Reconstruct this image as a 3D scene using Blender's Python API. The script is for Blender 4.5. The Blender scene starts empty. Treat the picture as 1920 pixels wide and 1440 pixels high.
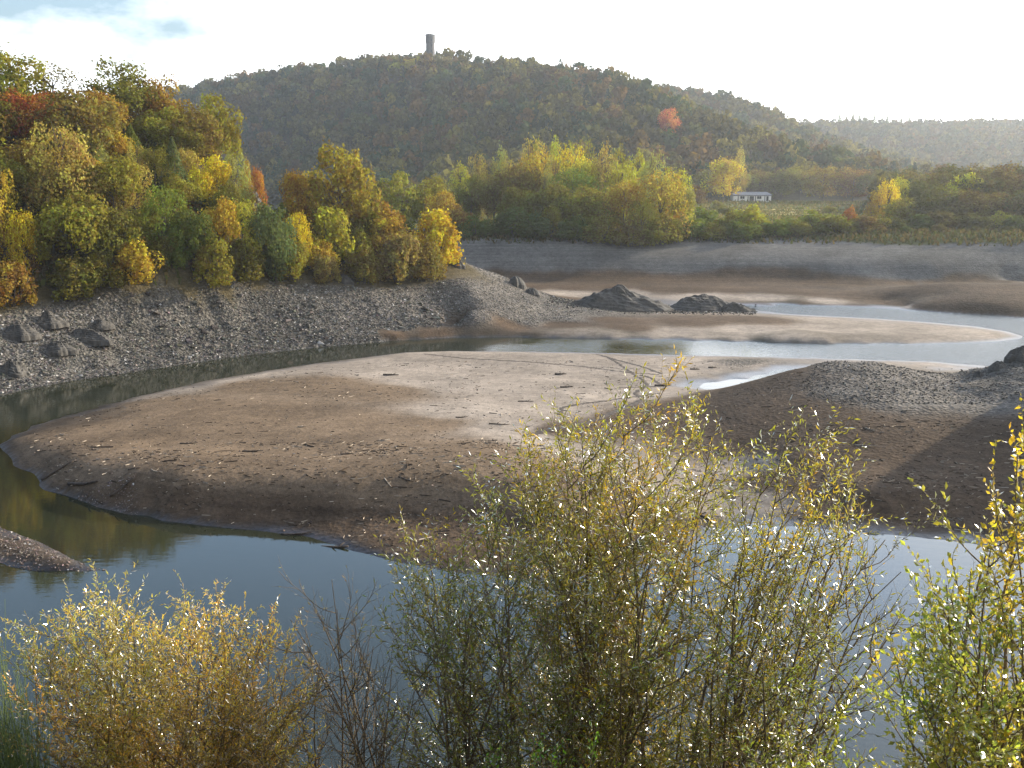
import bpy, math, random
import numpy as np
from mathutils import Vector, Matrix

SC = bpy.context.scene
COL = SC.collection
R = math.radians
rnd = random.Random(7)
RS = np.random.RandomState(11)

# ------------------------------------------------------------------ camera
CAM_H = 20.0
FPX = 2000.0                       # focal length in pixels of a 1920 x 1440 picture
PITCH = math.atan2(380.0, FPX)     # looking down: the horizon lies 380 px above the middle
cam_data = bpy.data.cameras.new('camera')
cam_data.sensor_width = 36.0
cam_data.lens = 36.0 * FPX / 1920.0
cam_data.clip_start = 0.1
cam_data.clip_end = 9000.0
cam = bpy.data.objects.new('camera', cam_data)
COL.objects.link(cam)
cam.location = (0, 0, CAM_H)
cam.rotation_euler = (math.pi / 2 - PITCH, 0, 0)
SC.camera = cam
CP, SP = math.cos(PITCH), math.sin(PITCH)

def ray(px, py):
    u = (px - 960.0) / FPX
    v = (720.0 - py) / FPX
    return u, CP + v * SP, -SP + v * CP

def at_z(px, py, z):
    """world point at height z seen at a pixel"""
    dx, dy, dz = ray(px, py)
    t = (z - CAM_H) / dz
    return dx * t, dy * t, z

def at_y(px, py, Y):
    """world point at forward distance Y seen at a pixel"""
    dx, dy, dz = ray(px, py)
    t = Y / dy
    return dx * t, Y, CAM_H + dz * t

# ------------------------------------------------------------------ noise
def _hash(ix, iy, seed):
    h = (ix.astype(np.int64) * 374761393 + iy.astype(np.int64) * 668265263 + seed * 974634777) & 0x7fffffff
    h = ((h ^ (h >> 13)) * 1274126177) & 0x7fffffff
    h = ((h ^ (h >> 16)) * 2246822519) & 0x7fffffff
    return (h ^ (h >> 15)) % 65536 / 65535.0

def vnoise(x, y, seed=0):
    x = np.asarray(x, float); y = np.asarray(y, float)
    ix = np.floor(x); iy = np.floor(y)
    fx = x - ix; fy = y - iy
    fx = fx * fx * (3 - 2 * fx); fy = fy * fy * (3 - 2 * fy)
    a = _hash(ix, iy, seed); b = _hash(ix + 1, iy, seed)
    c = _hash(ix, iy + 1, seed); d = _hash(ix + 1, iy + 1, seed)
    return (a + (b - a) * fx) * (1 - fy) + (c + (d - c) * fx) * fy

def fbm(x, y, seed=0, octaves=4):
    s = 0.0; amp = 0.5; f = 1.0
    for k in range(octaves):
        s = s + amp * (vnoise(np.asarray(x) * f + 17.3 * k, np.asarray(y) * f - 9.1 * k, seed + k) - 0.5)
        amp *= 0.5; f *= 2.03
    return s            # about -0.5 .. 0.5

def sstep(a, b, x):
    t = np.clip((np.asarray(x, float) - a) / (b - a), 0, 1)
    return t * t * (3 - 2 * t)

# ------------------------------------------------------------------ terrain control points
# ground classes
CLS = {
    'slate':  ((0.092, 0.086, 0.078), 1.0),   # broken grey slate of the drained bank
    'gravel': ((0.115, 0.104, 0.092), 0.75),
    'mud':    ((0.140, 0.101, 0.067), 0.15),  # brown silt
    'brown':  ((0.078, 0.054, 0.036), 0.25),  # darker, damper earth; on the plateau scarp also painted shade
    'sand':   ((0.255, 0.216, 0.178), 0.05),  # pale dry silt
    'damp':   ((0.062, 0.048, 0.036), 0.12),
    'grey':   ((0.112, 0.108, 0.102), 0.25),  # far grey shore
    'grass':  ((0.070, 0.078, 0.026), 0.1),
    'meadow': ((0.085, 0.105, 0.032), 0.05),
    'litter': ((0.062, 0.050, 0.026), 0.3),   # forest floor
    'bed':    ((0.050, 0.045, 0.030), 0.1),
}
CLS_N = list(CLS)
ctrl = []      # x, y, z, class

def C(points, cls, z=None):
    for p in points:
        if z is None:
            px, py, zz = p
        else:
            px, py = p; zz = z
        x, y, zz = at_z(px, py, zz)
        ctrl.append((x, y, zz, cls))

def CY(points, cls):           # px, py, Y  -> height follows from the sight line
    for px, py, Y in points:
        x, y, z = at_y(px, py, Y)
        ctrl.append((x, y, z, cls))

def CW(points, cls):           # px (direction), Y, z
    for px, Y, z in points:
        ctrl.append(((px - 960) / FPX * Y, Y, z, cls))

def dense(line, n):
    out = []
    for a, b in zip(line[:-1], line[1:]):
        for k in range(n):
            t = k / n
            out.append(tuple(a[i] + (b[i] - a[i]) * t for i in range(len(a))))
    out.append(line[-1])
    return out

# left bank: waterline, then full-reservoir line eight metres higher
north_shore = [(-420, 830), (-200, 785), (0, 742), (60, 728), (130, 715), (220, 702), (300, 690), (400, 675), (500, 662),
               (600, 651), (680, 644), (740, 639), (830, 634), (950, 632), (1050, 634), (1150, 636), (1300, 639),
               (1450, 643), (1550, 645), (1700, 645), (1800, 643), (1870, 640), (1912, 635)]
C(dense(north_shore[:12], 2), 'slate', 0.0)
C(dense(north_shore[11:15], 2), 'damp', 0.0)
C(dense(north_shore[14:], 2), 'sand', 0.0)
spit_back = [(1916, 630), (1890, 622), (1830, 612), (1740, 604), (1640, 597), (1540, 592), (1470, 588), (1412, 581)]
C(dense(spit_back, 2), 'sand', 0.0)
upper_shore = [(1410, 573), (1500, 573), (1600, 575), (1700, 581), (1780, 587), (1850, 590), (1920, 597), (2050, 606), (2300, 612)]
C(dense(upper_shore, 2), 'brown', 0.0)
channel_south = [(8, 828), (20, 820), (60, 800), (120, 780), (250, 745), (380, 715), (500, 695), (600, 680), (700, 668), (760, 661),
                 (850, 658), (1000, 659), (1150, 662), (1300, 666), (1450, 669), (1600, 673), (1750, 678), (1900, 690), (2050, 700), (2300, 712)]
C(dense(channel_south[:5], 2), 'damp', 0.0)
C(dense(channel_south[4:], 2), 'sand', 0.0)
lake_north = [(2, 834), (4, 846), (40, 880), (110, 925), (200, 955), (300, 975), (400, 988), (500, 998), (560, 1005), (640, 1026),
              (720, 1048), (780, 1062), (880, 1078), (1000, 1086), (1200, 1066), (1330, 1003), (1420, 985), (1520, 990), (1640, 1000),
              (1750, 1012), (1850, 1022), (1920, 1030), (2050, 1050), (2300, 1120)]
C(dense(lake_north[:13], 2), 'brown', 0.0)
C(dense(lake_north[12:], 2), 'damp', 0.0)
# open water
C(dense([(-300, 840), (-100, 860), (-60, 800), (0, 785), (60, 764), (150, 740), (260, 720), (380, 697), (500, 678), (620, 664), (740, 650), (860, 645),
   (1000, 645), (1150, 648), (1300, 652), (1450, 655), (1600, 658), (1750, 660), (1900, 660), (2050, 655), (2300, 650)], 3), 'bed', -0.7)
C(dense([(1990, 640), (2000, 622), (1930, 612), (1850, 600), (1750, 594), (1640, 586), (1540, 582), (1470, 578), (2150, 628), (2300, 632)], 3), 'bed', -0.45)
C([(-250, 930), (-40, 880), (20, 920), (130, 975), (260, 1010), (380, 1060), (520, 1060), (650, 1100), (800, 1140), (1000, 1180),
   (1200, 1160), (1400, 1080), (1600, 1060), (1750, 1070), (1900, 1090), (2100, 1120), (300, 1150), (500, 1250), (800, 1300), (1100, 1300),
   (1400, 1250), (1700, 1250), (2000, 1250), (100, 1120), (0, 1150), (-250, 1200), (400, 1400), (1000, 1420), (1600, 1420)], 'bed', -1.0)
# small tongue of gravel near left
tongue_up = [(-300, 930), (-150, 955), (0, 985), (60, 1010), (110, 1036), (160, 1060), (205, 1068)]
tongue_lo = [(150, 1073), (60, 1069), (0, 1056), (-150, 1040), (-300, 1030)]
C(dense(tongue_up, 2), 'damp', 0.0); C(dense(tongue_lo, 2), 'damp', 0.0)
C([(-300, 975), (-150, 995), (0, 1018), (60, 1036), (110, 1052)], 'damp', 0.35)

# left bank
full_line = [(-420, 580), (-200, 562), (0, 549), (100, 541), (250, 535), (400, 525), (520, 512), (640, 503), (760, 497), (858, 489)]
C(dense(full_line, 2), 'litter', 8.0)
C(dense([(-300, 655), (-100, 640), (0, 632), (100, 620), (220, 607), (340, 596), (460, 584), (580, 575)], 2), 'slate', 4.0)
C([(640, 566), (720, 560), (800, 552)], 'gravel', 4.3)
C([(660, 604), (740, 598), (820, 592)], 'gravel', 2.0)
C([(880, 585, 2.6), (960, 585, 2.1), (1040, 591, 1.2)], 'gravel')
C([(860, 610), (960, 612), (1060, 608), (1180, 612)], 'brown', 0.7)
C([(740, 621, 0.9), (830, 618, 0.8)], 'brown')
C([(900, 503, 6.6), (950, 521, 4.7), (1000, 545, 3.0), (1050, 566, 1.7), (1100, 583, 0.9)], 'gravel')
C([(880, 545, 4.8), (950, 556, 3.4), (1000, 570, 2.2)], 'gravel')
CW([(850, 176, 6.0), (850, 190, 2.5), (950, 185, 1.6), (760, 195, 2.5), (1050, 178, 0.9), (650, 205, 2.0)], 'brown')
C([(1000, 600, 1.05), (1060, 596, 0.95)], 'gravel')
C([(1075, 574, 1.3), (1030, 580, 1.7), (970, 570, 2.8), (920, 560, 3.7)], 'gravel')
# flats and far shore
C([(1150, 600), (1300, 602), (1400, 600)], 'brown', 0.6)
C([(1260, 622), (1400, 622), (1550, 618), (1680, 618), (1780, 622), (1850, 629)], 'sand', 0.35)
C(dense([(1180, 548), (1300, 556), (1420, 561), (1060, 548), (1550, 566), (1700, 572)], 1), 'sand', 0.35)
C(dense([(1000, 537), (1150, 537), (1300, 541), (1450, 546), (1600, 552)], 2), 'brown', 0.9)
C(dense([(930, 515), (1050, 515), (1200, 517), (1350, 519), (1500, 521), (1650, 524), (1800, 525), (1950, 527), (2200, 529)], 3), 'brown', 2.1)
C(dense([(880, 488), (1000, 488), (1150, 488), (1300, 490), (1450, 492), (1600, 494), (1750, 496), (1900, 496), (2200, 496)], 4), 'grey', 4.6)
C(dense([(860, 455), (950, 455), (1080, 455), (1200, 452), (1300, 452), (1400, 454), (1550, 456), (1700, 458), (1850, 460), (2000, 462), (2300, 464)], 4), 'grey', 7.7)
C(dense([(870, 440), (960, 442), (1080, 442), (1200, 440), (1330, 438), (1450, 442), (1600, 446), (1750, 448), (1900, 450), (2200, 450)], 3), 'grass', 8.6)
# dark hump on the right, beyond the upper water
C(dense([(1680, 545, 1.8), (1730, 533, 2.8), (1790, 529, 3.2), (1860, 531, 3.2), (1930, 533, 3.3), (2050, 532, 3.5), (2250, 534, 3.5)], 3), 'brown')
C(dense([(1660, 563, 0.5), (1740, 570, 0.9), (1830, 575, 1.0), (1930, 580, 1.0), (2100, 582, 1.0)], 3), 'brown')
CW([(1750, 196, 1.6), (1900, 197, 1.7), (2100, 198, 1.8)], 'grey')

# plateau of silt
C(dense([(40, 822, 0.5), (90, 850, 0.85), (150, 880, 1.15), (240, 902, 1.35), (340, 912, 1.5), (450, 915, 1.55), (560, 912, 1.75), (650, 905, 2.0),
   (720, 893, 2.25), (800, 886, 2.4), (880, 892, 2.4), (960, 905, 2.3), (1040, 925, 2.1)], 3), 'mud')
C(dense([(240, 925, 0.75), (340, 945, 0.7), (450, 956, 0.65), (560, 962, 0.6), (650, 966, 0.7), (720, 968, 0.75), (800, 970, 0.85), (880, 978, 0.9), (980, 990, 0.9)], 2), 'brown')  # scarp face: shade put into the darker colour, on top of real damp
C([(700, 1010, 0.35), (800, 1025, 0.4), (900, 1035, 0.45)], 'brown')
C([(200, 810, 0.95), (300, 840, 1.2), (450, 850, 1.4), (600, 850, 1.5), (750, 840, 1.7), (880, 840, 1.8), (980, 850, 1.7),
   (350, 770, 0.85), (500, 780, 1.0), (650, 790, 1.1), (300, 755, 0.5), (450, 725, 0.4)], 'mud')
C([(600, 720, 0.5), (800, 790, 1.15), (720, 730, 0.6)], 'mud')
C([(880, 770, 0.9), (960, 800, 1.05), (1060, 770, 0.8), (800, 710, 0.4), (900, 720, 0.5), (1000, 720, 0.5), (1100, 740, 0.55),
   (700, 690, 0.25), (900, 685, 0.22), (1100, 690, 0.25), (1220, 700, 0.25), (1230, 735, 0.45), (1300, 690, 0.15), (1420, 688, 0.12), (1550, 682, 0.1)], 'sand')
# small pool
pool = [(1315, 722), (1345, 716), (1400, 711), (1460, 708), (1540, 704), (1540, 708), (1480, 717), (1400, 727), (1335, 731)]
C(pool, 'sand', 0.0)
C([(1350, 723), (1400, 719), (1450, 714), (1510, 709)], 'bed', -0.25)
# gully between plateau and the right hump
C([(1020, 822, 1.0), (1100, 850, 0.8), (1200, 880, 0.5), (1290, 915, 0.22), (1360, 955, 0.06)], 'sand')
C([(1060, 805, 1.15), (1180, 780, 0.9), (1260, 770, 0.85)], 'brown')
C([(1080, 900, 1.9), (1180, 950, 1.2), (1250, 1000, 0.5), (1100, 1000, 1.0)], 'brown')
# right hump of mud
C(dense([(1310, 746, 1.0), (1400, 718, 2.3), (1480, 695, 3.3)], 2), 'brown')
C(dense([(1560, 681, 4.0), (1640, 680, 4.2), (1720, 693, 3.8), (1810, 713, 3.0)], 2), 'gravel')
C([(1850, 694, 3.9), (1880, 682, 4.5), (1960, 666, 5.2), (2100, 655, 6.0)], 'slate')
C(dense([(1620, 730, 3.7), (1720, 745, 3.3), (1820, 750, 3.2), (1920, 745, 4.0)], 2), 'gravel')
C(dense([(1330, 790, 1.1), (1400, 780, 1.9), (1480, 770, 2.5), (1580, 790, 2.7), (1700, 810, 2.6), (1820, 815, 2.6), (1950, 810, 3.2)], 2), 'brown')
C(dense([(1400, 840, 1.0), (1500, 855, 1.5), (1620, 870, 1.55), (1760, 880, 1.6), (1900, 885, 1.8), (2050, 890, 2.4)], 2), 'brown')
C(dense([(1440, 900, 0.6), (1540, 920, 0.95), (1640, 935, 1.1), (1760, 930, 1.15), (1900, 932, 1.2)], 2), 'brown')
C(dense([(1640, 960, 0.45), (1760, 968, 0.45), (1900, 975, 0.5)], 3), 'brown')
C([(1400, 880, 0.4), (1440, 950, 0.2)], 'sand')
CW([(1400, 116, 0.35), (1560, 104, 1.0), (1640, 104, 1.1), (1720, 103, 1.0), (1810, 101, 0.8), (1900, 103, 1.2), (2050, 104, 1.6)], 'gravel')
# the right-hand hillside outside the frame
for x, y, z in [(55, 88, 11), (61, 86, 16), (70, 84, 22), (85, 85, 26), (110, 88, 32), (140, 90, 36), (58, 98, 7), (66, 99, 8), (85, 98, 14), (120, 104, 20), (160, 110, 28),
                (60, 72, 9), (75, 70, 14), (100, 70, 24), (70, 52, 6), (100, 48, 14), (80, 30, 4), (60, 20, 6), (200, 100, 40)]:
    ctrl.append((x, y, z, 'litter'))
# the slope the camera stands on
for x in (-60, -30, -12, 0, 12, 30, 55):
    for y, z in ((-50, 30), (-6, 18.6), (2, 17.8), (12, 9.6), (20, 4.2), (25, 1.0)):
        ctrl.append((x, y, z, 'litter'))
    ctrl.append((x, 27.5, -0.3, 'damp'))

# left wooded promontory
CY([(-300, 160, 146), (-100, 180, 148), (0, 198, 150), (110, 214, 152), (200, 226, 153), (300, 260, 156), (380, 304, 158), (440, 340, 160), (470, 395, 162), (505, 436, 164)], 'litter')
CY([(-200, 330, 130), (0, 345, 132), (120, 352, 134), (240, 364, 138), (340, 390, 142), (420, 414, 147), (470, 430, 151)], 'litter')
CY(dense([(545, 432, 163), (600, 418, 167), (660, 412, 168), (710, 412, 168), (760, 440, 170), (810, 466, 173)], 2), 'litter')
CW([(560, 195, 8), (660, 195, 8), (760, 196, 6), (480, 192, 10), (420, 200, 16), (300, 215, 24), (150, 220, 27), (0, 220, 30), (-300, 220, 40)], 'litter')
CW([(300, 280, 5), (400, 260, 2), (500, 235, 0.5), (600, 228, 1), (0, 320, 8), (-300, 360, 10)], 'litter')
# valley arm behind the promontory
CW([(450, 330, -1), (500, 420, -1), (500, 520, -1), (510, 290, -0.6), (380, 560, -0.5)], 'bed')
CW([(620, 330, 6), (680, 280, 7), (600, 430, 5), (720, 250, 7.8), (800, 240, 8.2), (860, 250, 8.4)], 'litter')
# meadow and forest feet
CW([(900, 300, 8.6), (900, 400, 8.8), (1000, 330, 9.5), (1150, 330, 10), (1280, 330, 10.0), (1330, 260, 9.2), (1400, 300, 9.8), (1500, 300, 9.8), (1600, 300, 9.8)], 'meadow')
CY([(1320, 383, 440), (1400, 377, 470), (1500, 379, 470), (1580, 380, 460), (1450, 396, 380), (1540, 397, 380)], 'meadow')
CW([(1700, 260, 9), (1900, 260, 9.2), (2200, 260, 9.5), (1700, 420, 12.5), (1950, 420, 13), (2300, 420, 14), (1700, 600, 14), (2000, 600, 16)], 'litter')
CW([(620, 560, 6), (760, 430, 8), (880, 440, 9), (1050, 440, 10), (1200, 450, 11), (1300, 470, 12), (1420, 500, 13.5), (1560, 510, 14), (450, 680, 2), (540, 600, 4), (350, 760, 6)], 'litter')
# tower hill: ridge under the tree tops
CY(dense([(100, 235, 1130), (200, 222, 1100), (340, 214, 1050), (420, 186, 1000), (500, 165, 950), (600, 152, 880), (680, 140, 840), (760, 134, 810), (805, 118, 800),
    (860, 130, 800), (900, 142, 800), (1000, 152, 780), (1080, 152, 740), (1150, 170, 700), (1200, 190, 660), (1300, 232, 600), (1400, 280, 560), (1500, 328, 530), (1580, 352, 515)], 2), 'litter')
CW([(340, 1250, 60), (500, 1150, 70), (680, 1050, 75), (805, 1000, 80), (1000, 980, 70), (1150, 900, 50), (1300, 740, 28), (1420, 640, 18)], 'litter')
# second ridge
CY([(1180, 185, 980), (1250, 190, 950), (1330, 207, 900), (1400, 220, 880), (1450, 243, 860), (1500, 270, 840), (1560, 300, 800), (1620, 328, 760)], 'litter')
CW([(1560, 640, 13), (1650, 660, 13), (1300, 1100, 60), (1400, 1050, 50), (1560, 960, 30), (1700, 740, 14)], 'litter')
# third ridge
CY([(1400, 262, 1380), (1500, 250, 1330), (1600, 243, 1300), (1700, 244, 1300), (1800, 246, 1300), (1920, 243, 1300), (2100, 234, 1300), (2400, 224, 1300)], 'litter')
CW([(1700, 900, 18), (1900, 900, 20), (2200, 900, 26), (1600, 1600, 60), (1900, 1600, 70), (2400, 1600, 90), (1000, 1700, 60), (400, 1700, 60), (1000, 2600, 40), (1900, 2600, 50), (100, 2600, 40)], 'litter')

ctrl_x = np.array([c[0] for c in ctrl]); ctrl_y = np.array([c[1] for c in ctrl]); ctrl_zv = np.array([c[2] for c in ctrl])
ctrl_c = np.array([CLS[c[3]][0] for c in ctrl]); ctrl_r = np.array([CLS[c[3]][1] for c in ctrl])
_cd = np.hypot(ctrl_x, ctrl_y)
ctrl_s = np.where(_cd < 260, 0.35 + 0.0025 * _cd, 0.012 * _cd)         # softness of each point
_d2 = (ctrl_x[:, None] - ctrl_x[None]) ** 2 + (ctrl_y[:, None] - ctrl_y[None]) ** 2
_A = np.sqrt(_d2 + ctrl_s[None] ** 2) + np.eye(len(ctrl)) * 1e-3
_zm = 5.0
_w = np.linalg.solve(_A, ctrl_zv - _zm)

def _chunks(x, y, fn, n=6000):
    x = np.asarray(x, float).ravel(); y = np.asarray(y, float).ravel()
    return np.concatenate([fn(x[i:i + n], y[i:i + n]) for i in range(0, len(x), n)])

def base_height(x, y):
    def f(a, b):
        d = np.sqrt((a[:, None] - ctrl_x[None]) ** 2 + (b[:, None] - ctrl_y[None]) ** 2 + ctrl_s[None] ** 2)
        return d @ _w + _zm
    return _chunks(x, y, f)

def surface_class(x, y):
    """albedo (3) and stoniness (1), warped so that the borders wander"""
    def f(a, b):
        k = np.maximum(1.0, np.hypot(a, b) * 0.02)
        wx = a + 2.2 * k * fbm(a / (6 * k), b / (6 * k), 31); wy = b + 2.2 * k * fbm(a / (6 * k), b / (6 * k), 47)
        d2 = (wx[:, None] - ctrl_x[None]) ** 2 + (wy[:, None] - ctrl_y[None]) ** 2 + 0.25
        w = d2 ** -2.5
        w /= w.sum(1, keepdims=True)
        return np.concatenate([w @ ctrl_c, (w @ ctrl_r)[:, None]], 1)
    return _chunks(x, y, f)

def height(x, y, stony=None):
    x = np.asarray(x, float).ravel(); y = np.asarray(y, float).ravel()
    z = base_height(x, y)
    if stony is None:
        stony = surface_class(x, y)[:, 3]
    away = sstep(0.02, 0.5, z)
    # rough ribs on the slate bank, faint swells on the silt
    rough = np.clip((stony - 0.3) / 0.7, 0, 1) * away * (y < 240)
    z = z + rough * (1.1 * fbm(x * 0.16 + y * 0.05, y * 0.22, 3, 4) + 0.55 * fbm(x * 0.7, y * 0.7, 5, 3))
    z = z + 0.16 * fbm(x * 0.6, y * 0.6, 61, 4) * (y < 100) * (np.abs(z) < 0.6) * (y > 40)       # ragged margins
    z = z + 0.05 * away * fbm(x * 0.45, y * 0.45, 9, 3) + 0.16 * sstep(0.25, 1.2, z) * fbm(x * 0.12, y * 0.12, 23, 3) * (y < 240)
    # gullies and spurs on the far hills
    hill = sstep(16, 60, z) * sstep(260, 480, y)
    z = z + hill * (15 * fbm(x / 150 + y / 400, y / 260, 13, 3))
    return z

def gz(x, y):
    return float(height([x], [y])[0])

# ------------------------------------------------------------------ mesh helpers
def np_mesh(name, verts, quads=None, tris=None, smooth=False, attrs=None, mats=None, mat_index=None):
    verts = np.asarray(verts, np.float32).reshape(-1, 3)
    me = bpy.data.meshes.new(name)
    nq = 0 if quads is None else len(quads); nt = 0 if tris is None else len(tris)
    me.vertices.add(len(verts)); me.vertices.foreach_set('co', verts.ravel())
    li = []
    if nq: li.append(np.asarray(quads, np.int32).ravel())
    if nt: li.append(np.asarray(tris, np.int32).ravel())
    li = np.concatenate(li)
    me.loops.add(len(li)); me.loops.foreach_set('vertex_index', li)
    ls = np.concatenate([np.arange(nq) * 4, nq * 4 + np.arange(nt) * 3]).astype(np.int32)
    me.polygons.add(nq + nt); me.polygons.foreach_set('loop_start', ls)
    me.polygons.foreach_set('use_smooth', np.full(nq + nt, smooth, bool))
    for m in mats or []: me.materials.append(m)
    if mat_index is not None: me.polygons.foreach_set('material_index', np.asarray(mat_index, np.int32))
    for an, av in (attrs or {}).items():
        av = np.asarray(av, np.float32)
        if av.ndim == 1:
            me.attributes.new(an, 'FLOAT', 'POINT').data.foreach_set('value', av)
        else:
            if av.shape[1] == 3: av = np.concatenate([av, np.ones((len(av), 1), np.float32)], 1)
            me.attributes.new(an, 'FLOAT_COLOR', 'POINT').data.foreach_set('color', av.ravel())
    me.update(calc_edges=True)
    me.validate()
    return me

def link(name, data, parent=None, loc=None, rotz=0.0, scale=None, color=None):
    o = bpy.data.objects.new(name, data); COL.objects.link(o)
    if parent is not None: o.parent = parent
    if loc is not None: o.location = loc
    if rotz: o.rotation_euler = (0, 0, rotz)
    if scale is not None: o.scale = scale
    if color is not None: o.color = (color[0], color[1], color[2], 1)
    return o

def tag(o, label=None, cat=None, group=None, kind=None):
    if label: o['label'] = label
    if cat: o['category'] = cat
    if group: o['group'] = group
    if kind: o['kind'] = kind
    return o

class Geo:
    """collects vertices and faces for one mesh"""
    def __init__(s): s.v = []; s.q = []; s.t = []; s.n = 0
    def add(s, verts, quads=None, tris=None):
        verts = np.asarray(verts, float).reshape(-1, 3)
        if quads is not None and len(quads): s.q.append(np.asarray(quads, int) + s.n)
        if tris is not None and len(tris): s.t.append(np.asarray(tris, int) + s.n)
        s.v.append(verts); s.n += len(verts)
    def tube(s, pts, radii, sides=5, cap=True):
        pts = np.asarray(pts, float); n = len(pts)
        tan = np.gradient(pts, axis=0); tan /= np.linalg.norm(tan, axis=1, keepdims=True) + 1e-9
        ref = np.array([0.31, 0.87, 0.38]); ref = ref / np.linalg.norm(ref)
        a = np.cross(tan, ref); a /= np.linalg.norm(a, axis=1, keepdims=True) + 1e-9
        b = np.cross(tan, a)
        ang = np.arange(sides) / sides * 2 * math.pi
        ring = (np.cos(ang)[None, :, None] * a[:, None] + np.sin(ang)[None, :, None] * b[:, None]) * np.asarray(radii, float)[:, None, None] + pts[:, None]
        i = np.arange(n - 1)[:, None] * sides; j = np.arange(sides)[None]; k = (j + 1) % sides
        q = np.stack([i + j, i + k, i + sides + k, i + sides + j], -1).reshape(-1, 4)
        tr = []
        if cap:
            tr = [[0, k2 + 1, k2] for k2 in range(1, sides - 1)] + [[(n - 1) * sides, (n - 1) * sides + k2, (n - 1) * sides + k2 + 1] for k2 in range(1, sides - 1)]
        s.add(ring.reshape(-1, 3), q, tr)
    def box(s, c, size, rot=0.0):
        x, y, z = [h / 2 for h in size]
        v = np.array([[-x, -y, -z], [x, -y, -z], [x, y, -z], [-x, y, -z], [-x, -y, z], [x, -y, z], [x, y, z], [-x, y, z]])
        cr, sr = math.cos(rot), math.sin(rot)
        v = v @ np.array([[cr, sr, 0], [-sr, cr, 0], [0, 0, 1]]) + np.array(c)
        s.add(v, [[0, 3, 2, 1], [4, 5, 6, 7], [0, 1, 5, 4], [1, 2, 6, 5], [2, 3, 7, 6], [3, 0, 4, 7]])
    def prism(s, n, r0, r1, z0, z1, phase=0.0, cx=0, cy=0):
        a = np.arange(n) / n * 2 * math.pi + phase
        lo = np.stack([cx + r0 * np.cos(a), cy + r0 * np.sin(a), np.full(n, z0)], 1); hi = np.stack([cx + r1 * np.cos(a), cy + r1 * np.sin(a), np.full(n, z1)], 1)
        j = np.arange(n); k = (j + 1) % n
        q = np.stack([j, k, n + k, n + j], 1)
        tr = [[0, i + 1, i] for i in range(1, n - 1)] + [[n, n + i, n + i + 1] for i in range(1, n - 1)]
        s.add(np.concatenate([lo, hi]), q, tr)
    def mesh(s, name, mat=None, smooth=False, attrs=None):
        return np_mesh(name, np.concatenate(s.v), np.concatenate(s.q) if s.q else None, np.concatenate(s.t) if s.t else None, smooth, attrs, [mat] if mat else None)

# ------------------------------------------------------------------ materials
def new_mat(name):
    m = bpy.data.materials.new(name); m.use_nodes = True
    nt = m.node_tree; nt.nodes.clear()
    return m, nt
def N(nt, t, **kw):
    n = nt.nodes.new(t)
    for k, v in kw.items():
        if k.startswith('i_'):
            key = k[2:].replace('_', ' ')
            n.inputs[key].default_value = v
        else: setattr(n, k, v)
    return n
def L(nt, a, b): nt.links.new(a, b)

def mix_col(nt, mode, a, b, fac):
    n = N(nt, 'ShaderNodeMix', data_type='RGBA', blend_type=mode)
    if isinstance(fac, (int, float)): n.inputs[0].default_value = fac
    else: L(nt, fac, n.inputs[0])
    for k, s in ((6, a), (7, b)):
        if isinstance(s, (tuple, list)): n.inputs[k].default_value = (*s[:3], 1)
        else: L(nt, s, n.inputs[k])
    return n.outputs[2]
def math_n(nt, op, a, b=None, clamp=False):
    n = N(nt, 'ShaderNodeMath', operation=op, use_clamp=clamp)
    for k, s in ((0, a), (1, b)):
        if s is None: continue
        if isinstance(s, (int, float)): n.inputs[k].default_value = s
        else: L(nt, s, n.inputs[k])
    return n.outputs[0]
def ramp(nt, fac, stops):
    n = N(nt, 'ShaderNodeValToRGB')
    el = n.color_ramp.elements
    while len(el) < len(stops): el.new(0.5)
    for e, (p, c) in zip(el, stops):
        e.position = p; e.color = (c, c, c, 1) if isinstance(c, (int, float)) else (*c, 1)
    L(nt, fac, n.inputs[0])
    return n.outputs[0]

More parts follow.
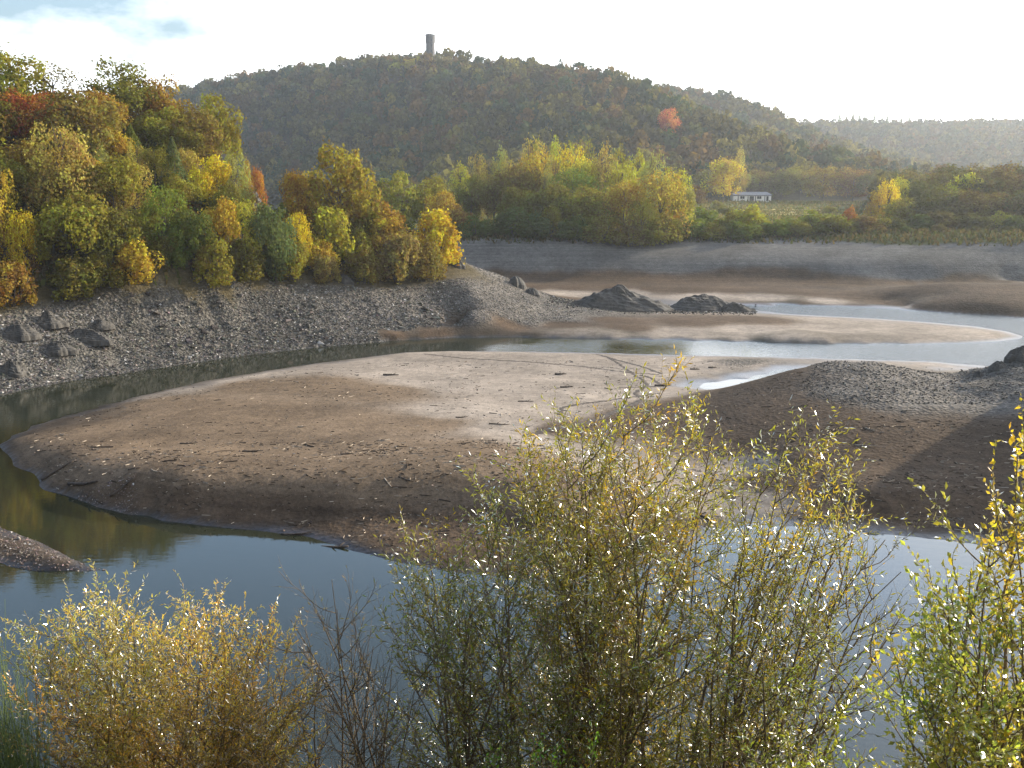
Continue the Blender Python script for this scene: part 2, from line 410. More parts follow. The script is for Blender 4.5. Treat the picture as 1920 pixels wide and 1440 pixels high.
def ground_material():
    m, nt = new_mat('ground_surface')
    out = N(nt, 'ShaderNodeOutputMaterial'); bs = N(nt, 'ShaderNodeBsdfPrincipled')
    L(nt, bs.outputs[0], out.inputs[0])
    alb = N(nt, 'ShaderNodeAttribute', attribute_name='albedo'); st = N(nt, 'ShaderNodeAttribute', attribute_name='stony'); wet = N(nt, 'ShaderNodeAttribute', attribute_name='wet')
    geo = N(nt, 'ShaderNodeNewGeometry')
    P = geo.outputs['Position']
    n1 = N(nt, 'ShaderNodeTexNoise', i_Scale=1.1, i_Detail=6.0, i_Roughness=0.65); L(nt, P, n1.inputs['Vector'])
    n2 = N(nt, 'ShaderNodeTexNoise', i_Scale=7.0, i_Detail=5.0, i_Roughness=0.7); L(nt, P, n2.inputs['Vector'])
    n0 = N(nt, 'ShaderNodeTexNoise', i_Scale=0.12, i_Detail=5.0, i_Roughness=0.6); L(nt, P, n0.inputs['Vector'])
    # strand lines: bands that follow the contours
    mp = N(nt, 'ShaderNodeMapping'); mp.inputs['Scale'].default_value = (0.05, 0.05, 5.5); L(nt, P, mp.inputs['Vector'])
    n3 = N(nt, 'ShaderNodeTexNoise', i_Scale=1.0, i_Detail=5.0, i_Roughness=0.6); L(nt, mp.outputs[0], n3.inputs['Vector'])
    c = mix_col(nt, 'MULTIPLY', alb.outputs[0], ramp(nt, n0.outputs[0], [(0.3, 0.72), (0.7, 1.25)]), 1.0)
    c = mix_col(nt, 'MULTIPLY', c, ramp(nt, n3.outputs[0], [(0.34, 0.66), (0.5, 1.0), (0.66, 1.3)]), 0.5)
    c = mix_col(nt, 'MULTIPLY', c, ramp(nt, n1.outputs[0], [(0.3, 0.7), (0.7, 1.3)]), 0.8)
    c = mix_col(nt, 'MULTIPLY', c, ramp(nt, n2.outputs[0], [(0.33, 0.55), (0.66, 1.45)]), math_n(nt, 'ADD', math_n(nt, 'MULTIPLY', st.outputs['Fac'], 0.7), 0.3))
    n4 = N(nt, 'ShaderNodeTexNoise', i_Scale=26.0, i_Detail=4.0, i_Roughness=0.75); L(nt, P, n4.inputs['Vector'])
    c = mix_col(nt, 'MULTIPLY', c, ramp(nt, n4.outputs[0], [(0.33, 0.6), (0.66, 1.4)]), 0.8)
    # drainage runnels
    mr = N(nt, 'ShaderNodeMapping'); mr.inputs['Scale'].default_value = (0.9, 0.22, 1.0); mr.inputs['Rotation'].default_value = (0, 0, 0.3); L(nt, P, mr.inputs['Vector'])
    nr = N(nt, 'ShaderNodeTexNoise', i_Scale=1.0, i_Detail=3.0, i_Distortion=1.2); L(nt, mr.outputs[0], nr.inputs['Vector'])
    c = mix_col(nt, 'MULTIPLY', c, ramp(nt, nr.outputs[0], [(0.455, 1.0), (0.49, 0.80), (0.525, 1.0)]), 0.8)
    # flakes of slate, light and dark
    vo = N(nt, 'ShaderNodeTexVoronoi', i_Scale=3.2); L(nt, P, vo.inputs['Vector'])
    c = mix_col(nt, 'MULTIPLY', c, ramp(nt, vo.outputs['Color'], [(0.1, 0.5), (0.9, 1.55)]), math_n(nt, 'MULTIPLY', st.outputs['Fac'], 0.7))
    # wet mud is really darker and shinier
    c = mix_col(nt, 'MULTIPLY', c, (0.42, 0.40, 0.38), wet.outputs['Fac'])
    L(nt, c, bs.inputs['Base Color'])
    rg = math_n(nt, 'SUBTRACT', 0.95, math_n(nt, 'MULTIPLY', wet.outputs['Fac'], 0.6))
    L(nt, rg, bs.inputs['Roughness'])
    L(nt, math_n(nt, 'ADD', math_n(nt, 'MULTIPLY', wet.outputs['Fac'], 0.45), 0.06), bs.inputs['Specular IOR Level'])
    b1 = N(nt, 'ShaderNodeBump', i_Distance=0.12); L(nt, n1.outputs[0], b1.inputs['Height']); L(nt, math_n(nt, 'ADD', math_n(nt, 'MULTIPLY', st.outputs['Fac'], 0.6), 0.3), b1.inputs['Strength'])
    b2 = N(nt, 'ShaderNodeBump', i_Distance=0.05); L(nt, n2.outputs[0], b2.inputs['Height']); L(nt, math_n(nt, 'ADD', math_n(nt, 'MULTIPLY', st.outputs['Fac'], 0.7), 0.4), b2.inputs['Strength'])
    L(nt, b1.outputs[0], b2.inputs['Normal'])
    b3 = N(nt, 'ShaderNodeBump', i_Distance=0.25); L(nt, vo.outputs['Distance'], b3.inputs['Height']); L(nt, math_n(nt, 'MULTIPLY', st.outputs['Fac'], 0.8), b3.inputs['Strength'])
    L(nt, b2.outputs[0], b3.inputs['Normal']); L(nt, b3.outputs[0], bs.inputs['Normal'])
    return m

def water_material():
    m, nt = new_mat('lake_water')
    out = N(nt, 'ShaderNodeOutputMaterial'); bs = N(nt, 'ShaderNodeBsdfPrincipled')
    L(nt, bs.outputs[0], out.inputs[0])
    bs.inputs['Base Color'].default_value = (0.020, 0.023, 0.013, 1)
    bs.inputs['Roughness'].default_value = 0.035
    bs.inputs['IOR'].default_value = 1.333
    geo = N(nt, 'ShaderNodeNewGeometry')
    mp = N(nt, 'ShaderNodeMapping'); mp.inputs['Rotation'].default_value = (0, 0, R(35)); mp.inputs['Scale'].default_value = (1.0, 2.6, 1.0); L(nt, geo.outputs['Position'], mp.inputs['Vector'])
    a = N(nt, 'ShaderNodeTexNoise', i_Scale=0.9, i_Detail=4.0, i_Roughness=0.55); L(nt, mp.outputs[0], a.inputs['Vector'])
    w = N(nt, 'ShaderNodeTexNoise', i_Scale=0.03, i_Detail=3.0); L(nt, geo.outputs['Position'], w.inputs['Vector'])   # calm and ruffled patches
    sp = N(nt, 'ShaderNodeSeparateXYZ'); L(nt, geo.outputs['Position'], sp.inputs[0])       # the breeze reaches the open right-hand reach
    breeze = math_n(nt, 'ADD', math_n(nt, 'MULTIPLY', sp.outputs['X'], 0.010), math_n(nt, 'MULTIPLY', math_n(nt, 'SUBTRACT', sp.outputs['Y'], 110.0), 0.004))
    wv = math_n(nt, 'ADD', w.outputs[0], math_n(nt, 'MAXIMUM', breeze, -0.1))
    b = N(nt, 'ShaderNodeBump', i_Distance=0.4); L(nt, a.outputs[0], b.inputs['Height'])
    L(nt, ramp(nt, wv, [(0.42, 0.008), (0.62, 0.04), (1.0, 0.40)]), b.inputs['Strength'])
    L(nt, b.outputs[0], bs.inputs['Normal'])
    L(nt, ramp(nt, wv, [(0.5, 0.03), (0.7, 0.06), (1.0, 0.16)]), bs.inputs['Roughness'])      # waves too small to see
    return m

def plain(name, col, rough=0.9, noise=0.35, scale=3.0, bump=0.0, obj_color=False, spec=0.3):
    m, nt = new_mat(name)
    out = N(nt, 'ShaderNodeOutputMaterial'); bs = N(nt, 'ShaderNodeBsdfPrincipled'); L(nt, bs.outputs[0], out.inputs[0])
    tc = N(nt, 'ShaderNodeTexCoord')
    n = N(nt, 'ShaderNodeTexNoise', i_Scale=scale, i_Detail=6.0, i_Roughness=0.65); L(nt, tc.outputs['Object'], n.inputs['Vector'])
    src = col
    if obj_color:
        oi = N(nt, 'ShaderNodeObjectInfo'); src = oi.outputs['Color']
    c = mix_col(nt, 'MULTIPLY', src, ramp(nt, n.outputs[0], [(0.3, 1 - noise), (0.7, 1 + noise)]), 1.0)
    L(nt, c, bs.inputs['Base Color']); bs.inputs['Roughness'].default_value = rough; bs.inputs['Specular IOR Level'].default_value = spec
    if bump:
        b = N(nt, 'ShaderNodeBump', i_Distance=bump, i_Strength=0.8); L(nt, n.outputs[0], b.inputs['Height']); L(nt, b.outputs[0], bs.inputs['Normal'])
    return m

def leaf_material(name, source='object', trans=0.45, gloss=0.0, rough=0.35):
    """source 'object': the object's colour; 'attr': a colour attribute on the mesh"""
    m, nt = new_mat(name)
    out = N(nt, 'ShaderNodeOutputMaterial')
    va = N(nt, 'ShaderNodeAttribute', attribute_name='vary')
    if source == 'object':
        oi = N(nt, 'ShaderNodeObjectInfo'); src = oi.outputs['Color']
        hs = N(nt, 'ShaderNodeHueSaturation')
        L(nt, math_n(nt, 'ADD', math_n(nt, 'MULTIPLY', va.outputs['Fac'], 0.12), 0.44), hs.inputs['Hue'])
        L(nt, math_n(nt, 'ADD', math_n(nt, 'MULTIPLY', va.outputs['Fac'], 0.9), 0.55), hs.inputs['Value'])
        L(nt, src, hs.inputs['Color']); col = hs.outputs[0]
    else:
        at = N(nt, 'ShaderNodeAttribute', attribute_name='tint'); col = at.outputs[0]
    d = N(nt, 'ShaderNodeBsdfDiffuse'); t = N(nt, 'ShaderNodeBsdfTranslucent')
    L(nt, col, d.inputs[0])
    tc = mix_col(nt, 'MULTIPLY', col, (1.45, 1.42, 0.85), 1.0)
    L(nt, tc, t.inputs[0])
    mx = N(nt, 'ShaderNodeMixShader'); mx.inputs[0].default_value = trans
    L(nt, d.outputs[0], mx.inputs[1]); L(nt, t.outputs[0], mx.inputs[2])
    last = mx.outputs[0]
    if gloss:
        g = N(nt, 'ShaderNodeBsdfGlossy'); g.inputs['Roughness'].default_value = rough; g.inputs[0].default_value = (0.9, 0.92, 0.95, 1)
        f = N(nt, 'ShaderNodeFresnel', i_IOR=1.45)
        m2 = N(nt, 'ShaderNodeMixShader'); L(nt, math_n(nt, 'MULTIPLY', f.outputs[0], gloss), m2.inputs[0])
        L(nt, last, m2.inputs[1]); L(nt, g.outputs[0], m2.inputs[2]); last = m2.outputs[0]
    L(nt, last, out.inputs[0])
    return m

MAT = {
    'ground': ground_material(), 'water': water_material(),
    'leaf': leaf_material('autumn_leaf', 'object', 0.37), 'leaf_far': leaf_material('far_leaf', 'attr', 0.3),
    'leaf_near': leaf_material('willow_leaf', 'attr', 0.44, 0.5, 0.34),
    'bark': plain('bark', (0.085, 0.070, 0.055), 0.9, 0.4, 6.0, 0.02),
    'twig': plain('twig', (0.150, 0.112, 0.070), 0.7, 0.3, 9.0),
    'rock': plain('slate_rock', (0.060, 0.056, 0.051), 0.85, 0.5, 1.3, 0.15),
    'chip': leaf_material('slate_chip', 'attr', 0.0),
    'wood': plain('weathered_wood', (0.075, 0.058, 0.045), 0.85, 0.5, 5.0, 0.02),
    'pale_wood': plain('pale_wood', (0.33, 0.28, 0.22), 0.85, 0.4, 5.0, 0.02),
    'stone': plain('tower_stone', (0.095, 0.093, 0.092), 0.9, 0.25, 0.9, 0.05),
    'dark': plain('dark_opening', (0.02, 0.02, 0.022), 0.5, 0.2, 2.0),
    'plaster': plain('white_plaster', (0.72, 0.70, 0.66), 0.9, 0.12, 0.8),
    'roofing': plain('grey_roofing', (0.24, 0.24, 0.25), 0.8, 0.2, 0.9),
    'trail': plain('disturbed_mud', (0.060, 0.046, 0.036), 0.9, 0.4, 2.0),
}

# ------------------------------------------------------------------ the ground, one sheet
def axis(lo_far, lo, hi, hi_far, step, grow, grow2=None):
    mid = np.arange(lo, hi + step, step)
    up = [mid[-1]]; s = step
    while up[-1] < hi_far: s *= grow; up.append(up[-1] + s)
    dn = [mid[0]]; s = step
    while dn[-1] > lo_far: s *= (grow2 or grow); dn.append(dn[-1] - s)
    return np.concatenate([np.array(dn[1:])[::-1], mid, np.array(up[1:])])

gx = axis(-2150, -88, 92, 2150, 0.5, 1.07)
gy = axis(-90, 48, 222, 3000, 0.5, 1.028, 1.06)
GX, GY = np.meshgrid(gx, gy)
fx, fy = GX.ravel(), GY.ravel()
cls = surface_class(fx, fy)
fz = height(fx, fy, cls[:, 3])
nx, ny = len(gx), len(gy)
ii = (np.arange(ny - 1)[:, None] * nx + np.arange(nx - 1)[None]).ravel()
quads = np.stack([ii, ii + 1, ii + nx + 1, ii + nx], 1)
wet = (1 - sstep(0.03, 0.22, fz + 0.25 * fbm(fx * 0.3, fy * 0.3, 77, 3) * (1 - 0.5 * (fy > 120)))) * (fy > 40)
wet = np.clip(wet, 0, 1) * np.where(cls[:, 0] > 0.28, 0.45, 1.0)
albedo = cls[:, :3].copy()
ground = link('ground', np_mesh('ground', np.stack([fx, fy, fz], 1), quads, smooth=True,
              attrs={'albedo': albedo, 'stony': cls[:, 3], 'wet': wet}, mats=[MAT['ground']]))
tag(ground, 'drained reservoir bed with mud flats, slate banks and wooded hills', 'ground', kind='structure')

# the water, one level sheet
wx = np.array([-900, 900, 900, -900.]); wy = np.array([8, 8, 1500, 1500.])
water = link('water', np_mesh('water', np.stack([wx, wy, np.zeros(4)], 1), [[0, 1, 2, 3]], mats=[MAT['water']]))
tag(water, 'calm reservoir water lying between the mud banks', 'water', kind='structure')

# ------------------------------------------------------------------ light, sky, air
SUN_AZ, SUN_EL = R(60), R(18)          # to the right of the view direction
sun_data = bpy.data.lights.new('sun', 'SUN'); sun_data.energy = 5.0; sun_data.angle = R(0.5); sun_data.color = (1.0, 0.87, 0.67)
sun = bpy.data.objects.new('sun', sun_data); COL.objects.link(sun)
sdir = Vector((math.cos(SUN_EL) * math.sin(SUN_AZ), math.cos(SUN_EL) * math.cos(SUN_AZ), math.sin(SUN_EL)))
sun.rotation_euler = sdir.to_track_quat('Z', 'Y').to_euler()
world = bpy.data.worlds.new('World'); SC.world = world; world.use_nodes = True
nt = world.node_tree; nt.nodes.clear()
wo = N(nt, 'ShaderNodeOutputWorld'); bg = N(nt, 'ShaderNodeBackground')
sky = N(nt, 'ShaderNodeTexSky', sky_type='NISHITA'); sky.sun_disc = False
sky.sun_elevation = SUN_EL; sky.sun_rotation = SUN_AZ
sky.air_density = 1.0; sky.dust_density = 1.0; sky.ozone_density = 1.5; sky.altitude = 300
tc = N(nt, 'ShaderNodeTexCoord')
# thin white cloud towards the horizon, a cumulus or two
sep = N(nt, 'ShaderNodeSeparateXYZ'); L(nt, tc.outputs['Generated'], sep.inputs[0])
mpc = N(nt, 'ShaderNodeMapping'); mpc.inputs['Scale'].default_value = (1, 1, 2.2); L(nt, tc.outputs['Generated'], mpc.inputs['Vector'])
cn = N(nt, 'ShaderNodeTexNoise', i_Scale=4.2, i_Detail=8.0, i_Roughness=0.55); L(nt, mpc.outputs[0], cn.inputs['Vector'])
veil = math_n(nt, 'SUBTRACT', 1.0, math_n(nt, 'MULTIPLY', sep.outputs['Z'], 4.2), True)     # thick near the horizon
cl = math_n(nt, 'ADD', cn.outputs[0], math_n(nt, 'MULTIPLY', veil, 0.30))
cl = math_n(nt, 'ADD', cl, math_n(nt, 'ADD', 0.15, math_n(nt, 'MULTIPLY', sep.outputs['X'], 0.60)))     # whiter towards the sun
cmask = ramp(nt, cl, [(0.50, 0.0), (0.74, 1.0)])
low = math_n(nt, 'SUBTRACT', 1.0, math_n(nt, 'MULTIPLY', math_n(nt, 'SUBTRACT', sep.outputs['Z'], 0.16), 5.0, True), True)      # clear blue higher up
def smooth(a, b, src):
    n = N(nt, 'ShaderNodeMapRange', interpolation_type='SMOOTHSTEP'); n.inputs[1].default_value = a; n.inputs[2].default_value = b; L(nt, src, n.inputs[0]); return n.outputs[0]
# the side of the sky towards the sun is the brighter one
gain = math_n(nt, 'ADD', 1.0, math_n(nt, 'MULTIPLY', math_n(nt, 'MULTIPLY', smooth(-0.1, 0.6, sep.outputs['Y']), smooth(0.12, 0.32, sep.outputs['Z'])), 1.6))
gain = math_n(nt, 'ADD', gain, math_n(nt, 'MULTIPLY', math_n(nt, 'MULTIPLY', smooth(-0.05, 0.45, sep.outputs['X']), smooth(0.0, 0.5, sep.outputs['Y'])), 1.5))
vm = N(nt, 'ShaderNodeVectorMath', operation='SCALE'); L(nt, sky.outputs[0], vm.inputs[0]); L(nt, gain, vm.inputs['Scale'])
thin = vm.outputs[0]
low = math_n(nt, 'ADD', low, math_n(nt, 'MULTIPLY', smooth(0.05, 0.5, sep.outputs['X']), 0.55), True)
skyc = mix_col(nt, 'MIX', thin, (17.5, 17.8, 18.2), math_n(nt, 'MULTIPLY', math_n(nt, 'MULTIPLY', cmask, 0.85), low))
L(nt, skyc, bg.inputs[0]); bg.inputs[1].default_value = 0.08
L(nt, bg.outputs[0], wo.inputs[0])

def haze(density):
    lo, hi = min(float(fz.min()), 0.0) - 1.0, max(float(fz.max()) + 22.0, 150.0)
    g = Geo(); g.box((0, (gy[0] + gy[-1]) / 2, (lo + hi) / 2), (gx[-1] - gx[0] + 60, gy[-1] - gy[0] + 60, hi - lo))     # bottom below the bed, top above the tower
    import sys; print('HAZE', lo, hi, gx[0], gx[-1], gy[0], gy[-1], file=sys.stderr)
    m, nt = new_mat('haze')
    out = N(nt, 'ShaderNodeOutputMaterial'); v = N(nt, 'ShaderNodeVolumePrincipled')
    v.inputs['Color'].default_value = (0.86, 0.93, 1.0, 1); v.inputs['Density'].default_value = density; v.inputs['Anisotropy'].default_value = 0.5
    L(nt, v.outputs[0], out.inputs['Volume'])
    o = link('haze', g.mesh('haze', m))
    return tag(o, 'pale sunlit haze over the valley', 'haze', kind='stuff')

SC.view_settings.view_transform = 'Standard'; SC.view_settings.look = 'None'; SC.view_settings.gamma = 1.0
SC.view_settings.exposure = 1.2
SC.cycles.volume_bounces = 0
SC.cycles.max_bounces = 6; SC.cycles.transmission_bounces = 4; SC.cycles.diffuse_bounces = 3; SC.cycles.glossy_bounces = 3
SC.cycles.use_denoising = True
haze(0.00016)

# ------------------------------------------------------------------ trees: shared meshes, unit size (base at the origin, one high, one wide)
def leaf_quads(pos, nrm, size, rs, jitter=0.5, aspect=1.0):
    n = len(pos)
    nr = nrm + jitter * rs.normal(size=(n, 3)); nr /= np.linalg.norm(nr, axis=1, keepdims=True) + 1e-9
    t = np.cross(nr, rs.normal(size=(n, 3))); t /= np.linalg.norm(t, axis=1, keepdims=True) + 1e-9
    b = np.cross(nr, t)
    s = (size * rs.uniform(0.6, 1.4, n))[:, None]
    sa = s * aspect
    v = np.stack([pos - t * s * 0.5, pos + b * sa * 0.45 + t * s * 0.08, pos + t * s * 0.5, pos - b * sa * 0.45 - t * s * 0.05], 1)
    return v.reshape(-1, 3), np.arange(n * 4).reshape(-1, 4)

def lobes_for(shape, rs):
    Ls = []
    if shape == 'round':
        for k in range(28):
            d = rs.normal(size=3); d /= np.linalg.norm(d); d[2] = d[2] * 1.0 + 0.05
            c = np.array([0, 0, 0.52]) + d * np.array([0.36, 0.36, 0.36]) * rs.uniform(0.55, 1.08)
            Ls.append((c, rs.uniform(0.06, 0.17)))
        Ls.append((np.array([0, 0, 0.50]), 0.17))
    elif shape == 'spread':      # uneven, gappy oak
        for k in range(27):
            a = rs.uniform(0, 6.28); r = rs.uniform(0.10, 0.38); h = rs.uniform(0.28, 0.90)
            r *= (1.15 - abs(h - 0.52) * 1.3)
            Ls.append((np.array([r * math.cos(a), r * math.sin(a), h]), rs.uniform(0.09, 0.17)))
        Ls.append((np.array([0, 0, 0.55]), 0.22))
    elif shape == 'tall':        # birch-like with upright plumes
        for k in range(26):
            h = rs.uniform(0.16, 0.93); a = rs.uniform(0, 6.28)
            r = 0.34 * (1 - abs(h - 0.42) * 1.25) * rs.uniform(0.5, 1.0)
            Ls.append((np.array([r * math.cos(a), r * math.sin(a), h]), rs.uniform(0.08, 0.14)))
    elif shape == 'poplar':      # narrow, several spires
        for k in range(24):
            h = rs.uniform(0.12, 0.92); a = rs.uniform(0, 6.28)
            r = 0.30 * (1 - abs(h - 0.45)) * rs.uniform(0.3, 1.0)
            Ls.append((np.array([r * math.cos(a), r * math.sin(a), h]), rs.uniform(0.07, 0.115)))
    elif shape == 'bush':
        for k in range(32):
            a = rs.uniform(0, 6.28); e = rs.uniform(0.05, 1.45)
            d = np.array([math.cos(a) * math.cos(e) * 0.36, math.sin(a) * math.cos(e) * 0.36, 0.12 + math.sin(e) * 0.66])
            Ls.append((d * np.array([1, 1, 1]) * rs.uniform(0.7, 1.12), rs.uniform(0.06, 0.16)))
        Ls.append((np.array([0, 0, 0.36]), 0.26))
    return Ls

def crown_points(shape, n, rs):
    if shape == 'conifer':
        t = rs.uniform(0, 1, n) ** 0.75
        h = 0.08 + 0.92 * (1 - t)
        layer = 0.75 + 0.25 * np.abs(np.sin(h * 34))
        r = 0.46 * t * layer * rs.uniform(0.45, 1.0, n) + 0.01
        a = rs.uniform(0, 6.283, n)
        p = np.stack([r * np.cos(a), r * np.sin(a), h - r * 0.25], 1)
        nr = np.stack([np.cos(a) * 0.7, np.sin(a) * 0.7, np.full(n, 0.7)], 1)
        return p, nr
    Ls = lobes_for(shape, rs)
    cs = np.array([l[0] for l in Ls]); rr = np.array([l[1] for l in Ls])
    zs = {'tall': 1.7, 'poplar': 2.3, 'bush': 1.35}.get(shape, 1.0)
    P = []; Nn = []
    got = 0
    while got < n:
        m = n * 2
        k = rs.choice(len(Ls), m, p=rr ** 2 / (rr ** 2).sum())
        d = rs.normal(size=(m, 3)); d /= np.linalg.norm(d, axis=1, keepdims=True)
        rad = rr[k] * rs.uniform(0.62, 1.0, m) ** 0.6 * np.where(rs.uniform(size=m) < 0.2, rs.uniform(1.0, 1.6, m), 1.0)
        sc = np.array([1, 1, zs])
        p = cs[k] + d * rad[:, None] * sc
        p[:, 2] += np.where(rs.uniform(size=m) < 0.15, rs.uniform(0, 0.06, m), 0)      # upright sprays
        q = (p[:, None] - cs[None]) / sc
        dd = np.linalg.norm(q, axis=2) / rr[None]
        ok = (dd.min(1) > 0.55) & (p[:, 2] > 0.01)
        P.append(p[ok]); Nn.append((d / sc)[ok]); got += ok.sum()
    P = np.concatenate(P)[:n]; Nn = np.concatenate(Nn)[:n]
    Nn /= np.linalg.norm(Nn, axis=1, keepdims=True)
    return P, Nn

def normalise(P):
    top = np.percentile(P[:, 2], 99.7)
    P = P.copy(); P[:, 2] /= top
    w = np.percentile(np.hypot(P[:, 0], P[:, 1]), 97)
    P[:, :2] *= 0.5 / w
    return P

def crown_mesh(shape, n, leaf, seed):
    rs = np.random.RandomState(seed)
    P, Nn = crown_points(shape, n, rs)
    P = normalise(P)
    v, q = leaf_quads(P, Nn, np.full(n, leaf), rs, 0.45)
    v[:, 2] = np.maximum(v[:, 2], 0.004)
    cl = vnoise(P[:, 0] * 4 + 7, P[:, 1] * 4 + P[:, 2] * 4, seed)            # clumps of hue
    vary = np.repeat(np.clip(0.55 * rs.uniform(0, 1, n) + 0.45 * cl, 0, 1), 4)
    return np_mesh('crown_' + shape, v, q, attrs={'vary': vary}, mats=[MAT['leaf']])

def trunk_mesh(shape, seed):
    rs = np.random.RandomState(seed + 500)
    g = Geo()
    if shape == 'bush':
        for k in range(8):
            a = rs.uniform(0, 6.28); r = rs.uniform(0.1, 0.36); h = rs.uniform(0.5, 0.9)
            g.tube([(0.02 * math.cos(a), 0.02 * math.sin(a), -0.03), (r * .45 * math.cos(a), r * .45 * math.sin(a), h * 0.45), (r * math.cos(a), r * math.sin(a), h)], [0.018, 0.012, 0.004], 4)
        return g.mesh('trunk_bush', MAT['bark'])
    top = {'round': 0.62, 'spread': 0.75, 'tall': 0.92, 'poplar': 0.95, 'conifer': 0.97}[shape]
    hs = np.linspace(-0.03, top, 8)
    wob = np.stack([0.025 * np.sin(hs * 5 + seed), 0.025 * np.cos(hs * 4 + seed), hs], 1)
    g.tube(wob, 0.026 * (1 - hs / top * 0.82) + 0.002, 6)
    nl = {'conifer': 0}.get(shape, 11)
    for k in range(nl):
        h0 = rs.uniform(0.22, top * 0.85); a = rs.uniform(0, 6.28)
        r = rs.uniform(0.18, 0.40) * (0.6 if shape in ('tall', 'poplar') else 1); up = rs.uniform(0.10, 0.26) * (1.4 if shape in ('tall', 'poplar') else 1)
        g.tube([(0, 0, h0), (r * .5 * math.cos(a), r * .5 * math.sin(a), h0 + up * .4), (r * math.cos(a + .2), r * math.sin(a + .2), h0 + up)], [0.012, 0.008, 0.002], 4)
    return g.mesh('trunk_' + shape, MAT['bark'])

PROTO = {}
for sh, n, leaf, var in [('round', 5200, 0.036, 3), ('spread', 5200, 0.034, 4), ('tall', 4600, 0.030, 3), ('poplar', 3600, 0.030, 3), ('bush', 3800, 0.050, 4), ('conifer', 2600, 0.036, 2)]:
    PROTO[sh] = [(crown_mesh(sh, n, leaf, 100 + 13 * k + len(sh)), trunk_mesh(sh, 10 * k + len(sh))) for k in range(var)]
PROTO['sparse'] = [(crown_mesh('spread', 1300, 0.030, 940 + k), trunk_mesh('spread', 71 + k)) for k in range(2)]

NAME = {'round': ('broadleaf_tree', 'tree'), 'spread': ('broadleaf_tree', 'tree'), 'sparse': ('broadleaf_tree', 'tree'), 'tall': ('birch_tree', 'tree'), 'poplar': ('poplar_tree', 'tree'), 'bush': ('shrub', 'shrub'), 'conifer': ('conifer_tree', 'tree')}

ASPECT = {'round': (1.05, 1.9), 'spread': (1.05, 1.9), 'sparse': (1.0, 1.9), 'tall': (1.35, 2.6), 'poplar': (1.7, 3.6), 'bush': (0.75, 1.2), 'conifer': (1.3, 3.2)}
def soften(c, k=0.3):
    return tuple(a * (1 - k) + b * k for a, b in zip(c, (0.200, 0.188, 0.034)))
def plant(shape, px, ytop, wpx, Y, col, label, group=None, name=None, sink=0.25):
    """a tree standing on the ground at forward distance Y whose top and width are those seen in the photograph"""
    lo, hi = ASPECT[shape]
    for k in range(40):                 # step to and fro until the tree has the proportions of its kind
        x, y, ztop = at_y(px, ytop, Y)
        z0 = gz(x, y) - sink
        h = ztop - z0; w = wpx / FPX * Y
        if Y > 200 or lo * w <= h <= hi * w: break
        Y += -1.0 if h < lo * w else 1.0
    if shape == 'bush' and Y > 200:      # a low hedge: as tall as seen, no wider than it can be
        h = max(1.3, h); w = min(w * 1.1, h / 0.5)
    else:
        h = max(1.5, h, lo * w * 0.8); w *= 1.22
    cr, tr = PROTO[shape][rnd.randrange(len(PROTO[shape]))]
    nm, cat = NAME[shape]
    t = link(name or nm, None, loc=(x, y, z0), rotz=rnd.uniform(0, 6.28))
    t.empty_display_size = 0.5
    tag(t, label, cat, group)
    link('crown', cr, t, scale=(w, w, h), color=soften(col, 0.08 if col[0] > 2.4 * col[1] or px > 1600 else 0.3))
    tw = max(0.5 * w, min(w, 0.6 * h)) if shape != 'bush' else w
    link('trunk' if shape != 'bush' else 'stem', tr, t, scale=(tw, tw, h))
    return t

# colours of autumn leaves
OLIVE = (0.190, 0.172, 0.030); DOLIVE = (0.125, 0.115, 0.028); GREEN = (0.105, 0.150, 0.028); DGREEN = (0.050, 0.080, 0.024); BGREEN = (0.055, 0.085, 0.050)
GOLD = (0.380, 0.255, 0.035); PGOLD = (0.340, 0.255, 0.075); YEL = (0.520, 0.390, 0.025); YGREEN = (0.330, 0.320, 0.040); ORANGE = (0.300, 0.165, 0.030)
RUST = (0.230, 0.125, 0.032); RED = (0.280, 0.095, 0.032); BROWN = (0.160, 0.110, 0.038); PURPLE = (0.110, 0.078, 0.056); TAN = (0.230, 0.170, 0.065); PGREEN = (0.260, 0.265, 0.095)

